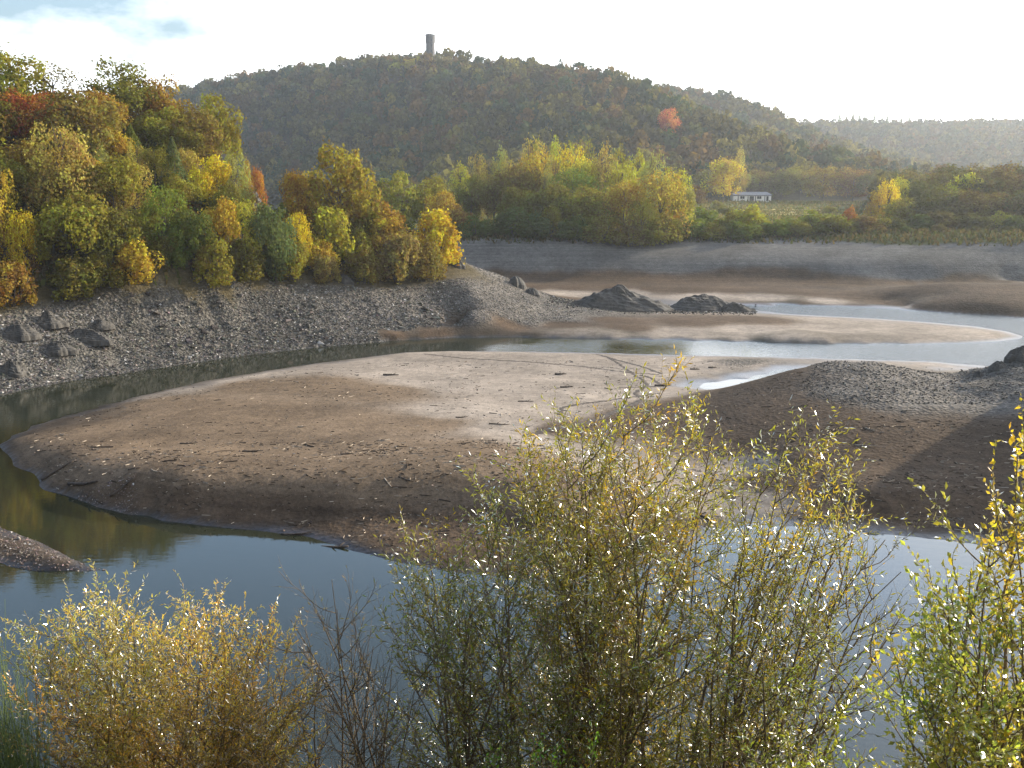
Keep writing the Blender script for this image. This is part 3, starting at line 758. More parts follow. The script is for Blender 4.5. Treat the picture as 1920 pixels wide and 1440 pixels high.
GL = 'autumn trees on the left promontory'
GS = 'shrubs along the left bank'
LEFT = [
 # shape, x, top, width, distance, colour, label
 ('sparse', 95, 118, 105, 183, PURPLE, 'thin half bare purplish brown tree on the left skyline beside the cloud', GL),
 ('spread', 8, 96, 130, 179, OLIVE, 'olive brown oak with gold tips, highest at the left edge of the wood', GL),
 ('spread', 222, 115, 110, 180, DOLIVE, 'dark olive tree standing tallest against the white sky on the left hill', GL),
 ('spread', 300, 145, 100, 178, RUST, 'rusty gold tree on the hill crest just before the gap in the skyline', GL),
 ('round', 150, 168, 130, 174, BROWN, 'dark brown broad tree below the half bare skyline tree', GL),
 ('spread', 45, 170, 95, 166, RED, 'red orange tree near the left edge, reddest on the promontory', GL),
 ('spread', 85, 215, 60, 163, ORANGE, 'small orange tree leaning right below the red tree', GL),
 ('round', 190, 172, 85, 169, ORANGE, 'orange gold rounded tree in the upper middle of the left wood', GL),
 ('round', 5, 185, 80, 160, OLIVE, 'yellow green tree at the left edge under the red tree', GL),
 ('round', 300, 200, 80, 170, OLIVE, 'olive yellow tree under the rusty crest tree', GL),
 ('round', 360, 205, 100, 170, BROWN, 'brown domed tree with an orange rim near the right end of the crest', GL),
 ('spread', 410, 178, 95, 168, OLIVE, 'tall olive tree at the right end of the left wood against the shaded hill', GL),
 ('round', 212, 238, 62, 162, GOLD, 'small golden tree under the orange gold rounded tree', GL),
 ('tall', 110, 232, 120, 152, PGOLD, 'large pale gold birch in the middle of the left wood', GL),
 ('tall', 165, 248, 58, 156, PGREEN, 'pale green slender birch beside the large pale gold birch', GL),
 ('conifer', 243, 232, 55, 163, DGREEN, 'dark green conifer in a gap between golden trees', GL),
 ('poplar', 254, 268, 36, 152, PGOLD, 'slim pale gold birch leaning before the dark conifer', GL),
 ('tall', 288, 276, 58, 154, OLIVE, 'olive yellow birch between the slim pale birch and the grey green spruce', GL),
 ('conifer', 322, 258, 62, 152, BGREEN, 'grey green spruce on the middle of the left slope', GL),
 ('tall', 348, 278, 48, 157, PGOLD, 'pale gold birch right of the grey green spruce', GL),
 ('round', 388, 292, 66, 152, YEL, 'bright yellow round tree high on the right slope of the left wood', GL),
 ('tall', 432, 288, 62, 154, PGREEN, 'pale yellow green tree at the edge of the rocky cliff', GL),
 ('poplar', 463, 296, 28, 156, ORANGE, 'slim small orange tree at the top of the cliff', GL),
 ('spread', 484, 316, 30, 158, (0.34, 0.14, 0.032), 'small red orange tree hanging over the cliff edge', GL),
 ('round', 205, 292, 100, 147, OLIVE, 'olive gold tree in the centre of the left wood', GL),
 ('tall', 248, 306, 66, 144, PGOLD, 'pale straw coloured birch in the centre of the left wood', GL),
 ('round', 30, 300, 90, 146, DOLIVE, 'dull olive tree behind the yellow trees at the left edge', GL),
 ('tall', -8, 318, 70, 128, GOLD, 'golden yellow tree cut by the left edge of the picture', GL),
 ('tall', 40, 395, 60, 122, YEL, 'bright yellow narrow tree low at the left edge', GL),
 ('bush', 72, 440, 44, 118, YGREEN, 'yellow green bush below the bright yellow narrow tree', GS),
 ('round', 125, 362, 128, 130, OLIVE, 'big round olive gold tree standing low over the bank', GL),
 ('round', 215, 388, 95, 136, DOLIVE, 'dark olive round tree right of the big round olive gold tree', GL),
 ('tall', 305, 348, 88, 139, GREEN, 'fresh green tree in the lower middle of the left wood', GL),
 ('round', 358, 392, 80, 133, DGREEN, 'dark green round tree right of the fresh green tree', GL),
 ('round', 405, 373, 70, 137, GOLD, 'ochre yellow tree between dark green and yellow green trees', GL),
 ('tall', 450, 374, 66, 139, YGREEN, 'yellow green tree left of the dark bluish green tree', GL),
 ('round', 512, 383, 80, 136, BGREEN, 'dark bluish green tree at the foot of the cliff', GL),
 ('tall', 556, 398, 46, 135, YEL, 'yellow narrow tree right of the dark bluish green tree', GL),
 ('spread', 556, 322, 66, 156, ORANGE, 'orange gold tree with a reddish top left of the tallest promontory tree', GL),
 ('round', 634, 273, 122, 157, (0.215, 0.150, 0.028), 'large olive tree with orange top standing alone on the promontory', GL),
 ('bush', 556, 364, 62, 146, GREEN, 'green bush under the orange gold tree', GS),
 ('bush', 618, 388, 90, 139, YGREEN, 'bright yellow green bush in front of the large promontory tree', GS),
 ('bush', 722, 377, 76, 160, RUST, 'rusty brown shrub on the rock right of the large promontory tree', GS),
 ('bush', 690, 396, 60, 156, OLIVE, 'olive shrub under the rusty brown shrub', GS),
 ('bush', 730, 404, 76, 153, GOLD, 'dull gold shrub behind the grey olive dome shaped bush', GS),
 ('bush', 744, 436, 82, 147, TAN, 'grey olive dome shaped bush near the end of the promontory', GS),
 ('bush', 816, 393, 88, 154, YEL, 'bright yellow bush at the tip of the promontory', GS),
 ('bush', 842, 418, 34, 155, YEL, 'small bright yellow bush at the very end of the promontory', GS),
 ('bush', 800, 455, 66, 151, BROWN, 'brown bush under the bright yellow bush at the tip', GS),
 ('bush', 252, 450, 84, 120, GOLD, 'yellow bush leaning out over the slate bank', GS),
 ('bush', 332, 455, 46, 126, GREEN, 'small fresh green bush at the top of the slate bank', GS),
 ('bush', 614, 478, 48, 140, TAN, 'tan tuft shaped bush at the top of the bank', GS),
 ('bush', 130, 480, 84, 119, DOLIVE, 'dark olive shrub at the bank under the big round olive gold tree', GS),
 ('bush', 18, 488, 84, 115, RUST, 'reddish brown undergrowth at the left edge above the bank', GS),
 ('bush', 185, 470, 70, 124, DOLIVE, 'dark shrub left of the leaning yellow bush', GS),
 ('bush', 300, 440, 60, 132, DOLIVE, 'dark olive shrub left of the small fresh green bush', GS),
 ('bush', 400, 448, 76, 131, OLIVE, 'olive shrub under the dark green round tree', GS),
 ('bush', 462, 450, 70, 134, DOLIVE, 'dark olive shrub under the yellow green tree', GS),
 ('bush', 540, 452, 70, 138, OLIVE, 'olive shrub under the yellow narrow tree', GS),
 ('bush', 668, 430, 60, 150, OLIVE, 'olive shrub between the yellow green bush and the grey olive dome', GS),
 ('bush', 600, 450, 56, 143, GOLD, 'golden shrub under the bright yellow green bush', GS),
 ('bush', 680, 462, 60, 148, BROWN, 'low brown shrub at the top of the bank near the promontory end', GS),
 ('round', 265, 385, 70, 141, OLIVE, 'olive tree half hidden left of the fresh green tree', GL),
 ('round', 340, 330, 62, 148, OLIVE, 'olive gold tree under the pale gold birch beside the spruce', GL),
 ('round', 420, 345, 56, 147, DOLIVE, 'dark olive tree under the bright yellow round tree', GL),
 ('round', 60, 262, 90, 158, RUST, 'rusty tree behind the large pale gold birch', GL),
 ('round', 270, 215, 60, 168, DOLIVE, 'dull dark olive tree in the shade below the crest', GL),
 ('round', 335, 240, 70, 164, OLIVE, 'olive tree below the brown domed tree', GL),
 ('round', -40, 250, 120, 150, OLIVE, 'olive tree mostly beyond the left edge of the picture', GL),
 ('tall', -70, 330, 110, 125, GOLD, 'gold tree beyond the left edge above the bank', GL),
 ('round', -90, 150, 140, 178, RUST, 'rust coloured tree on the crest beyond the left edge', GL),
 ('round', 155, 300, 80, 150, GOLD, 'gold tree between the pale gold birch and the olive gold tree', GL),
 ('tall', 90, 300, 80, 148, TAN, 'buff coloured birch in front of the large pale gold birch', GL),
]
for a in LEFT:
    a = list(a)
    edge = float(np.interp(a[1], (0, 200, 400, 520), (117, 124, 132, 142)))
    if a[1] < 500 and a[4] > edge: a[4] = edge + (a[4] - edge) * (0.56 + 0.4 * max(0, a[1] - 300) / 200)     # the slope is steep
    plant(*a[:7], group=a[7])

# the bank behind the promontory tip
GM = 'trees on the far bank behind the promontory'
for a in [
 ('round', 752, 322, 84, 238, OLIVE, 'olive tree with gold top behind the promontory tip'),
 ('round', 712, 345, 70, 240, DOLIVE, 'dark olive tree just right of the large promontory tree'),
 ('round', 805, 332, 72, 243, OLIVE, 'olive round tree right of the gold topped tree behind the tip'),
 ('round', 826, 358, 58, 232, GOLD, 'gold tree behind the bright yellow bush of the tip'),
 ('bush', 858, 384, 64, 228, RUST, 'rust brown shrub on the far bank right of the yellow tip bush'),
 ('bush', 892, 405, 70, 226, DGREEN, 'dark green low shrub on the far bank left of the grove'),
]:
    plant(*a, group=GM)

# the grove on the far bank
GG = 'poplars and willows of the grove on the far bank'
GROVE = [
 ('tall', 1240, 322, 100, 226, (0.34, 0.235, 0.05), 'large golden tree at the right end of the grove'),
 ('tall', 1270, 313, 62, 232, YGREEN, 'yellow green tree behind the large golden tree at the right end of the grove'),
 ('tall', 1288, 352, 44, 230, PGREEN, 'small pale green tree at the very right end of the grove'),
 ('tall', 1172, 338, 84, 224, GOLD, 'orange gold tree in the front of the grove'),
 ('tall', 1205, 372, 60, 221, OLIVE, 'olive willow between the orange gold and the large golden tree'),
 ('poplar', 1222, 284, 56, 250, PGREEN, 'tall pale poplar at the top right of the grove'),
 ('poplar', 1195, 281, 52, 256, YGREEN, 'tall yellow green poplar left of the top right poplar'),
 ('poplar', 1166, 272, 60, 264, OLIVE, 'olive poplar in the back row right of the centre'),
 ('poplar', 1128, 268, 50, 272, PGOLD, 'pale gold poplar in the back row of the grove'),
 ('poplar', 1100, 262, 56, 274, OLIVE, 'olive poplar rising highest in the back row'),
 ('poplar', 1056, 258, 56, 276, YGREEN, 'yellow green poplar topping the grove near its centre'),
 ('poplar', 1022, 262, 46, 278, OLIVE, 'olive poplar left of the one topping the grove'),
 ('poplar', 990, 259, 54, 280, PGOLD, 'pale gold poplar at the top left of the grove'),
 ('poplar', 944, 276, 46, 278, PGREEN, 'pale green poplar at the upper left of the grove'),
 ('poplar', 916, 296, 40, 276, PGOLD, 'straw coloured poplar on the left side of the grove'),
 ('poplar', 900, 288, 40, 284, TAN, 'greyish thin poplar at the upper left of the grove'),
 ('poplar', 862, 304, 52, 276, YGREEN, 'yellow green poplar leftmost in the grove'),
 ('poplar', 960, 298, 40, 266, PGOLD, 'buff poplar among dark trees on the left side of the grove'),
 ('tall', 1004, 282, 72, 262, GOLD, 'golden poplar in the second row left of the centre'),
 ('tall', 1072, 275, 70, 258, YEL, 'yellowest poplar in the middle of the grove'),
 ('poplar', 1042, 292, 44, 252, PGOLD, 'slim buff poplar in the middle of the grove'),
 ('tall', 1090, 298, 74, 248, YGREEN, 'yellow green tree in the middle of the grove'),
 ('tall', 1135, 292, 68, 250, TAN, 'greyish tan tree right of the middle of the grove'),
 ('tall', 1165, 304, 60, 242, YGREEN, 'yellow green tree behind the orange gold tree'),
 ('tall', 1075, 316, 96, 240, GREEN, 'green spreading tree in the middle of the grove'),
 ('poplar', 1020, 320, 28, 238, PGREEN, 'small pale green poplar before dark trees in the grove'),
 ('round', 1025, 345, 84, 232, DOLIVE, 'dark olive tree in the left front of the grove'),
 ('round', 975, 352, 74, 234, DOLIVE, 'dark tree at the left front corner of the grove'),
 ('round', 1080, 350, 84, 230, OLIVE, 'olive tree in the front middle of the grove'),
 ('round', 1125, 360, 76, 227, OLIVE, 'olive brown tree left of the orange gold tree'),
 ('round', 925, 325, 72, 262, BROWN, 'brown round tree at the left side of the grove'),
 ('round', 882, 330, 60, 266, DOLIVE, 'dark olive tree at the left end of the grove'),
 ('round', 985, 310, 78, 255, BROWN, 'brownish tree under the golden poplar of the second row'),
 ('bush', 965, 388, 84, 226, DGREEN, 'dark green willow bush at the left foot of the grove'),
 ('bush', 1010, 400, 64, 223, BGREEN, 'grey green willow bush at the foot of the grove'),
 ('bush', 1035, 385, 44, 224, OLIVE, 'olive bush in the front row of the grove left of the centre'),
 ('bush', 1075, 405, 70, 222, DGREEN, 'dark shrub at the foot of the grove near its centre'),
 ('bush', 1130, 405, 70, 221, OLIVE, 'olive shrub at the foot of the grove under the orange gold tree'),
 ('bush', 1185, 412, 62, 220, BROWN, 'brown shrub at the right foot of the grove'),
 ('bush', 1245, 400, 76, 222, OLIVE, 'olive shrub at the foot of the large golden tree'),
 ('bush', 1290, 402, 66, 228, GREEN, 'green brambles right of the grove beside the meadow gap'),
 ('bush', 1318, 388, 60, 250, GREEN, 'low green thicket beyond the meadow gap'),
]
for a in GROVE:
    plant(*a, group=GG)

# round the hut and along the meadow
GH = 'trees around the white hut'; GE = 'shrubs of the hedge along the far bank'
HUT = [
 ('spread', 1358, 297, 66, 452, YEL, 'yellow tree left of the white hut', GH),
 ('poplar', 1389, 275, 30, 478, PGOLD, 'slim pale gold poplar behind the white hut', GH),
 ('round', 1385, 318, 60, 490, OLIVE, 'olive tree just left behind the hut', GH),
 ('round', 1330, 322, 60, 480, DOLIVE, 'dark olive tree left of the yellow tree by the hut', GH),
 ('round', 1425, 320, 60, 495, BROWN, 'brown tree directly behind the hut', GH),
 ('round', 1468, 318, 62, 490, DOLIVE, 'dark olive tree behind the right end of the hut', GH),
 ('round', 1503, 312, 62, 482, OLIVE, 'olive tree with a gold rim right of the hut', GH),
 ('spread', 1546, 312, 70, 470, (0.20, 0.125, 0.03), 'broad tree with bare trunks showing light right of the hut', GH),
 ('spread', 1602, 314, 70, 462, (0.19, 0.105, 0.032), 'rusty crowned tree with bare trunks left of the big wood', GH),
 ('round', 1645, 318, 60, 455, DOLIVE, 'dark olive tree between the rusty crowned tree and the big wood', GH),
 ('bush', 1405, 384, 70, 232, YGREEN, 'yellow green bush in front of the hut meadow', GE),
 ('bush', 1366, 398, 60, 230, OLIVE, 'olive bush left of the yellow green bush before the hut', GE),
 ('bush', 1530, 394, 72, 234, (0.18, 0.20, 0.04), 'round light green bush before the meadow right of the hut', GE),
 ('bush', 1594, 388, 30, 240, RED, 'small orange red bush in the hedge', GE),
 ('bush', 1455, 412, 80, 228, GREEN, 'green hedge shrub under the meadow stripe', GE),
 ('bush', 1500, 414, 66, 227, DOLIVE, 'dark olive hedge shrub left of the round light green bush', GE),
 ('bush', 1570, 404, 66, 228, DOLIVE, 'dark olive hedge shrub right of the round light green bush', GE),
 ('bush', 1625, 404, 76, 229, BROWN, 'brown hedge shrub right of the orange red bush', GE),
 ('bush', 1400, 420, 80, 224, GREEN, 'green hedge shrub under the yellow green bush', GE),
 ('bush', 1345, 376, 22, 400, OLIVE, 'small olive shrub in the meadow left of the hut', GH),
 ('bush', 1466, 378, 20, 440, DOLIVE, 'small dark shrub in the meadow right of the hut', GH),
 ('bush', 1500, 388, 26, 390, GREEN, 'small green shrub above the pale mown rows', GH),
 ('bush', 1360, 386, 34, 330, DOLIVE, 'dark scrub at the left side of the meadow', GH),
 ('bush', 1556, 386, 30, 360, OLIVE, 'olive scrub at the right side of the meadow', GH),
 ('bush', 1430, 408, 44, 229, OLIVE, 'olive hedge shrub right of the yellow green bush', GE),
 ('bush', 1478, 410, 44, 230, GREEN, 'low green hedge shrub in the middle of the hedge', GE),
 ('bush', 1550, 408, 44, 230, OLIVE, 'olive hedge shrub close right of the round light green bush', GE),
 ('bush', 1600, 410, 44, 230, DOLIVE, 'dark hedge shrub under the orange red bush', GE),
 ('bush', 1375, 414, 44, 227, GREEN, 'green hedge shrub near the left end of the hedge', GE),
 ('bush', 1650, 408, 44, 231, OLIVE, 'olive hedge shrub where the hedge meets the right thicket', GE),
 ('bush', 1340, 418, 50, 226, OLIVE, 'low olive shrub at the left end of the hedge by the grassy ramp', GE),
]
for a in HUT:
    plant(*a[:7], group=a[7])

# the wood on the right, and its edge
GR = 'dark trees of the wood on the right bank'
yw = [('tall', 1668, 336, 40, 262, YEL, 'yellow topped birch at the left corner of the right wood'), ('tall', 1690, 332, 34, 268, YGREEN, 'pale yellow green birch beside the yellow topped birch'),
      ('tall', 1650, 352, 40, 258, GOLD, 'gold birch left of the yellow topped birch'), ('bush', 1880, 396, 40, 240, YGREEN, 'yellow green bush at the foot of the right wood'),
      ('round', 1690, 372, 60, 250, OLIVE, 'olive tree under the pale yellow green birch'), ('round', 1806, 325, 60, 268, YGREEN, 'lighter yellow green crown in the middle of the right wood')]
for a in yw: plant(*a, group='lighter trees of the right wood')
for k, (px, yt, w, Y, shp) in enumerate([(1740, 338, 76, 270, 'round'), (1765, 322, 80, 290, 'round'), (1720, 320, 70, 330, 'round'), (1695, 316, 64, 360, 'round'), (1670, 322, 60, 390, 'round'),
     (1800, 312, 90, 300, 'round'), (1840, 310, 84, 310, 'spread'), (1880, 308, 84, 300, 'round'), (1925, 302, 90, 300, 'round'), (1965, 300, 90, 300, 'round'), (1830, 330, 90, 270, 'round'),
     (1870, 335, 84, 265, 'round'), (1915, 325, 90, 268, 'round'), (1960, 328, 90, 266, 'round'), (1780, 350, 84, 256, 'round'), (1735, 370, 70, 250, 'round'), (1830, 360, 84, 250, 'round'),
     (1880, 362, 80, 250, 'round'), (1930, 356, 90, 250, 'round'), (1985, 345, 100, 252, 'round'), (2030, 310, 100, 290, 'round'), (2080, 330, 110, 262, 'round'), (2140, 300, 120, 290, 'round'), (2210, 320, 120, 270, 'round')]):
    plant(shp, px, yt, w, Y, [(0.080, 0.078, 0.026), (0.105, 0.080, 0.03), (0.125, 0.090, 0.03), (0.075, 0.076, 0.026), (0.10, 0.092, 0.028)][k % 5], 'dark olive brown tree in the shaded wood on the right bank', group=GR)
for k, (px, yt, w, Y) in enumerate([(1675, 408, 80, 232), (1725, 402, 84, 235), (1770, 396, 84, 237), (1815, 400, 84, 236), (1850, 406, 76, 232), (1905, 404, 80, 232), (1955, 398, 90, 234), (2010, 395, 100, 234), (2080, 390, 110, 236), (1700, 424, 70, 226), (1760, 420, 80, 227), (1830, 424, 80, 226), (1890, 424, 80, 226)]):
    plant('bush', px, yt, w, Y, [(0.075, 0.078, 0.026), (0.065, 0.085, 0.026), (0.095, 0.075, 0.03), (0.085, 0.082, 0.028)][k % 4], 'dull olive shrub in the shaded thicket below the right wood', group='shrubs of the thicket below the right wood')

# ------------------------------------------------------------------ trees on the far hills
def unit_blob(shape, n, seed, leaf):
    rs = np.random.RandomState(seed)
    P, Nn = crown_points(shape, n, rs); P = normalise(P)
    v, q = leaf_quads(P, Nn, np.full(n, leaf), rs, 0.22)
    return v.reshape(n, 4, 3), np.clip(rs.uniform(0.0, 1.0, n), 0, 1)
BLOB = {'mid': [unit_blob(['round', 'round', 'spread', 'tall'][k % 4], 190, 700 + k, 0.17) for k in range(8)],
        'far': [unit_blob(['round', 'round', 'tall'][k % 3], 100, 800 + k, 0.24) for k in range(6)],
        'fine': [unit_blob(['round', 'spread', 'tall'][k % 3], 1300, 850 + k, 0.065) for k in range(5)],
        'pine': [unit_blob('conifer', 110, 900 + k, 0.15) for k in range(3)]}
HUES = np.array([(0.115, 0.095, 0.032), (0.145, 0.092, 0.030), (0.085, 0.088, 0.028), (0.150, 0.088, 0.030), (0.175, 0.145, 0.036), (0.062, 0.080, 0.028), (0.125, 0.105, 0.035), (0.050, 0.072, 0.028), (0.200, 0.165, 0.040), (0.100, 0.098, 0.030)]) * np.array([0.72, 0.76, 0.8])

cand = []
def scatter(n, pxr, Yr, sel, sp):
    """random spots between two directions and two distances, no two closer than sp"""
    px = RS.uniform(*pxr, n * 6); Y = np.sqrt(RS.uniform(Yr[0] ** 2, Yr[1] ** 2, n * 6))
    x = (px - 960) / FPX * Y
    grid = {}; keep = []
    for i in range(len(x)):
        cx, cy = int(x[i] // sp), int(Y[i] // sp)
        ok = True
        for ax in (-1, 0, 1):
            for ay in (-1, 0, 1):
                for j in grid.get((cx + ax, cy + ay), ()):
                    if (x[i] - x[j]) ** 2 + (Y[i] - Y[j]) ** 2 < sp * sp: ok = False; break
                if not ok: break
            if not ok: break
        if ok: grid.setdefault((cx, cy), []).append(i); keep.append(i)
        if len(keep) >= n: break
    x = x[keep]; Y = Y[keep]
    z = height(x, Y)
    m = sel(x, Y, z)
    return x[m], Y[m], z[m]

def pxof(x, Y): return 960 + x / Y * FPX
tower_xy = at_y(806.5, 110, 800)[:2]
hill_a = scatter(4600, (180, 1640), (385, 1090), lambda x, Y, z: (z > 6) & (np.hypot(x - tower_xy[0], Y - tower_xy[1]) > 13) & ~((pxof(x, Y) > 1290) & (pxof(x, Y) < 1650) & (Y < 505)) & (Y > 400), 6.9)
hill_b = scatter(1900, (1130, 1720), (640, 1010), lambda x, Y, z: (z > 12) & (pxof(x, Y) > 1130), 7.5)
hill_c = scatter(1700, (1380, 2150), (920, 1400), lambda x, Y, z: (z > 20), 9.5)
hill_r = scatter(420, (1640, 2300), (310, 720), lambda x, Y, z: (z > 8), 8.5)
hill_l = scatter(150, (-450, 330), (150, 300), lambda x, Y, z: (z > 9) & (340 - (z + 9 - 20) / Y * 2000 > 30 + np.interp(pxof(x, Y), (0, 90, 150, 210, 300, 370, 450), (130, 160, 185, 150, 175, 230, 250))), 7.0)

def build_forest(name, label, sets):
    V = []; T = []; 
    for (x, Y, z), kind, hr, wr, dens in sets:
        n = len(x)
        # stands of one hue
        s1 = fbm(x / 60, Y / 60, 5, 3); s2 = fbm(x / 25, Y / 25, 8, 3)
        for i in range(n):
            if name != 'hillside_wood' and False: continue
            pine = RS.uniform() < (0.05 if s1[i] < 0.12 else 0.35)
            src = BLOB['pine' if pine and kind != 'fine' else kind]
            v, vy = src[RS.randint(len(src))]
            a = RS.uniform(0, 6.283); ca, sa = math.cos(a), math.sin(a)
            big = RS.uniform() ** 1.5; h = hr[0] + (hr[1] - hr[0]) * big; w = wr[0] + (wr[1] - wr[0]) * min(1, max(0, big + RS.normal() * 0.2)) * (0.6 if pine else 1.0)
            rot = np.array([[ca * w, sa * w, 0], [-sa * w, ca * w, 0], [0, 0, h]])
            vv = v.reshape(-1, 3) @ rot + np.array([x[i], Y[i], z[i] - 0.5])
            hue = HUES[int((s2[i] + 0.5) * 9.99 + RS.normal() * 2.6) % len(HUES)] if not pine else np.array((0.030, 0.044, 0.024))
            t = hue[None] * (0.62 + 0.8 * vy)[:, None] * RS.uniform(0.65, 1.35) * (0.62 if kind == 'far' else 1.0)
            V.append(vv.astype(np.float32)); T.append(np.repeat(t, 4, axis=0).astype(np.float32))
    V = np.concatenate(V); T = np.concatenate(T)
    o = link(name, np_mesh(name, V, np.arange(len(V)).reshape(-1, 4), attrs={'tint': T}, mats=[MAT['leaf_far']]))
    return tag(o, label, 'forest', kind='stuff')

# the nearest and largest of the hillside trees are single trees; the rest is one far-off mass
def split_near(s, n):
    x, Y, z = s
    o = np.argsort(Y)
    return [a[o[:n]] for a in (x, Y, z)], [a[o[n:]] for a in (x, Y, z)]
near_a, hill_a = split_near(hill_a, 95)
def plain_tree(x, y, z, h, w, col, label, group, shape='round'):
    cr, tr = PROTO[shape][rnd.randrange(len(PROTO[shape]))]
    nm, cat = NAME[shape]
    t = link(nm, None, loc=(x, y, z - 0.4), rotz=rnd.uniform(0, 6.28)); tag(t, label, cat, group)
    link('crown', cr, t, scale=(w, w, h), color=col); link('trunk', tr, t, scale=(w * .8, w * .8, h))
    return t
for k in range(len(near_a[0])):
    x, y, z = (float(a[k]) for a in near_a)
    hue = HUES[rnd.randrange(len(HUES))]
    plain_tree(x, y, z, rnd.uniform(9, 13), rnd.uniform(8, 10.5), hue, 'brown olive tree at the shaded foot of the tower hill behind the grove', 'trees at the foot of the tower hill', rnd.choice(['round', 'round', 'spread']))

build_forest('hillside_forest', 'brown and olive autumn forest covering the tower hill and the ridges behind',
    [(hill_a, 'mid', (8, 16), (8, 15), 1), (hill_b, 'mid', (8.5, 16), (8, 14), 1), (hill_c, 'far', (11, 17), (11, 15), 1), (hill_r, 'mid', (9, 13), (8, 11), 1)])
build_forest('promontory_wood', 'dull autumn trees filling the promontory behind its lit front trees', [(hill_l, 'fine', (6.5, 9.5), (6.5, 9), 1)])

# trees one can tell apart on the skyline and slopes
GK = 'trees on the skyline of the tower hill'
SKY = [
 ('round', 716, 100, 16, 812, DOLIVE, 'small dark tree on the skyline, first left of the tower knoll', GK),
 ('round', 728, 106, 12, 815, DGREEN, 'tiny dark tree beside the first skyline tree', GK),
 ('round', 739, 103, 14, 815, DOLIVE, 'small dark tree on the skyline nearest the tower knoll on its left', GK),
 ('round', 682, 110, 26, 835, DOLIVE, 'dark domed tree on the skyline left of the small pair', GK),
 ('round', 768, 107, 24, 806, DGREEN, 'dark round tree just left of the tower', GK),
 ('round', 795, 112, 24, 790, YGREEN, 'yellow green tree at the left foot of the tower', GK),
 ('round', 770, 122, 34, 780, GOLD, 'gold tree on the knoll left below the tower', GK),
 ('round', 800, 126, 34, 775, PGOLD, 'pale gold tree on the knoll below the tower', GK),
 ('round', 835, 128, 34, 775, TAN, 'tan tree on the slope right below the tower', GK),
 ('round', 745, 128, 32, 785, YGREEN, 'yellow green tree on the knoll far left below the tower', GK),
 ('round', 820, 108, 14, 797, DGREEN, 'dark shrub against the right foot of the tower', GK),
 ('round', 836, 116, 14, 797, DOLIVE, 'small dark tree right of the tower on the bare slope', GK),
 ('conifer', 928, 118, 10, 795, DGREEN, 'single dark conifer standing out of the skyline right of the tower', GK),
 ('round', 545, 122, 16, 905, OLIVE, 'small tree sticking up from the left skyline of the tower hill', GK),
 ('conifer', 1160, 150, 9, 715, DGREEN, 'thin conifer at the left of the ridge conifer cluster', GK),
 ('conifer', 1174, 148, 14, 720, DGREEN, 'broad dark conifer in the ridge cluster', GK),
 ('conifer', 1190, 150, 12, 715, DGREEN, 'dark conifer in the middle of the ridge cluster', GK),
 ('conifer', 1200, 153, 12, 715, BGREEN, 'grey green conifer in the ridge cluster', GK),
 ('conifer', 1212, 152, 11, 705, DGREEN, 'dark pointed conifer at the right of the ridge cluster', GK),
 ('round', 1140, 146, 24, 715, OLIVE, 'olive tree on the ridge left of the conifer cluster', GK),
 ('conifer', 1250, 160, 8, 950, DGREEN, 'thin conifer on the second ridge', GK),
 ('spread', 1251, 203, 38, 560, (0.42, 0.13, 0.06), 'single red orange tree standing out on the spur', GK),
 ('round', 1210, 212, 24, 600, YGREEN, 'yellow green tree left of the red tree on the spur', GK),
]
for a in SKY: plant(*a[:7], group=a[7], sink=0.6)
for k, px in enumerate((1575, 1588, 1600, 1612, 1622, 1640, 1654, 1664, 1690, 1706, 1735, 1752)):
    plant('conifer', px, [212, 216, 211, 214, 217, 214, 219, 216, 220, 218, 222, 220][k], 15, 1290, DGREEN, 'dark conifer in the row on the hazy far ridge', group='conifers on the hazy far ridge', sink=1)

# ------------------------------------------------------------------ tower on the hill
def build_tower():
    Y = 800.0
    x, y, zt = at_y(806.5, 63, Y)
    z0 = gz(x, y) - 1.5
    H = zt - z0
    t = link('stone_tower', None, loc=(x, y, z0), rotz=R(12))
    tag(t, 'tall grey stone lookout tower alone on top of the hill', 'tower')
    g = Geo(); g.prism(8, 3.55, 3.25, 0.0, H - 6.6, R(22.5)); link('shaft', g.mesh('shaft', MAT['stone']), t)
    g = Geo(); g.prism(8, 3.45, 3.65, H - 6.6, H - 6.0, R(22.5)); g.prism(8, 3.65, 3.6, H - 5.997, H - 1.6, R(22.5)); link('upper_storey', g.mesh('upper_storey', MAT['stone']), t)
    g = Geo()
    for k in range(16):
        a = k / 16 * 2 * math.pi
        g.box((3.3 * math.cos(a), 3.3 * math.sin(a), H - 1.15), (0.5, 0.78, 0.9), a)
    link('parapet', g.mesh('parapet', MAT['stone']), t)
    g = Geo(); g.prism(8, 2.0, 2.0, H - 1.6, H - 0.5, R(22.5), -0.7); g.prism(8, 2.5, 0.6, H - 0.497, H + 0.25, R(22.5), -0.7); link('roof', g.mesh('roof', MAT['roofing']), t)
    for k in range(3):
        g = Geo(); g.box((0.3, -3.16 - 0.02 * k, H - 5 - 3.6 * k), (0.7, 0.5, 1.5)); link('window', g.mesh('window', MAT['dark']), t)
    g = Geo(); g.box((0, 0, 0.8), (8.6, 8.6, 1.6)); link('plinth', g.mesh('plinth', MAT['stone']), t)
    g = Geo(); g.box((5.6, -0.5, 2.2), (3.6, 4.5, 4.4)); g.prism(4, 3.3, 2.2, 4.403, 5.2, R(45), 5.6, -0.5); link('annexe', g.mesh('annexe', MAT['stone']), t)
build_tower()

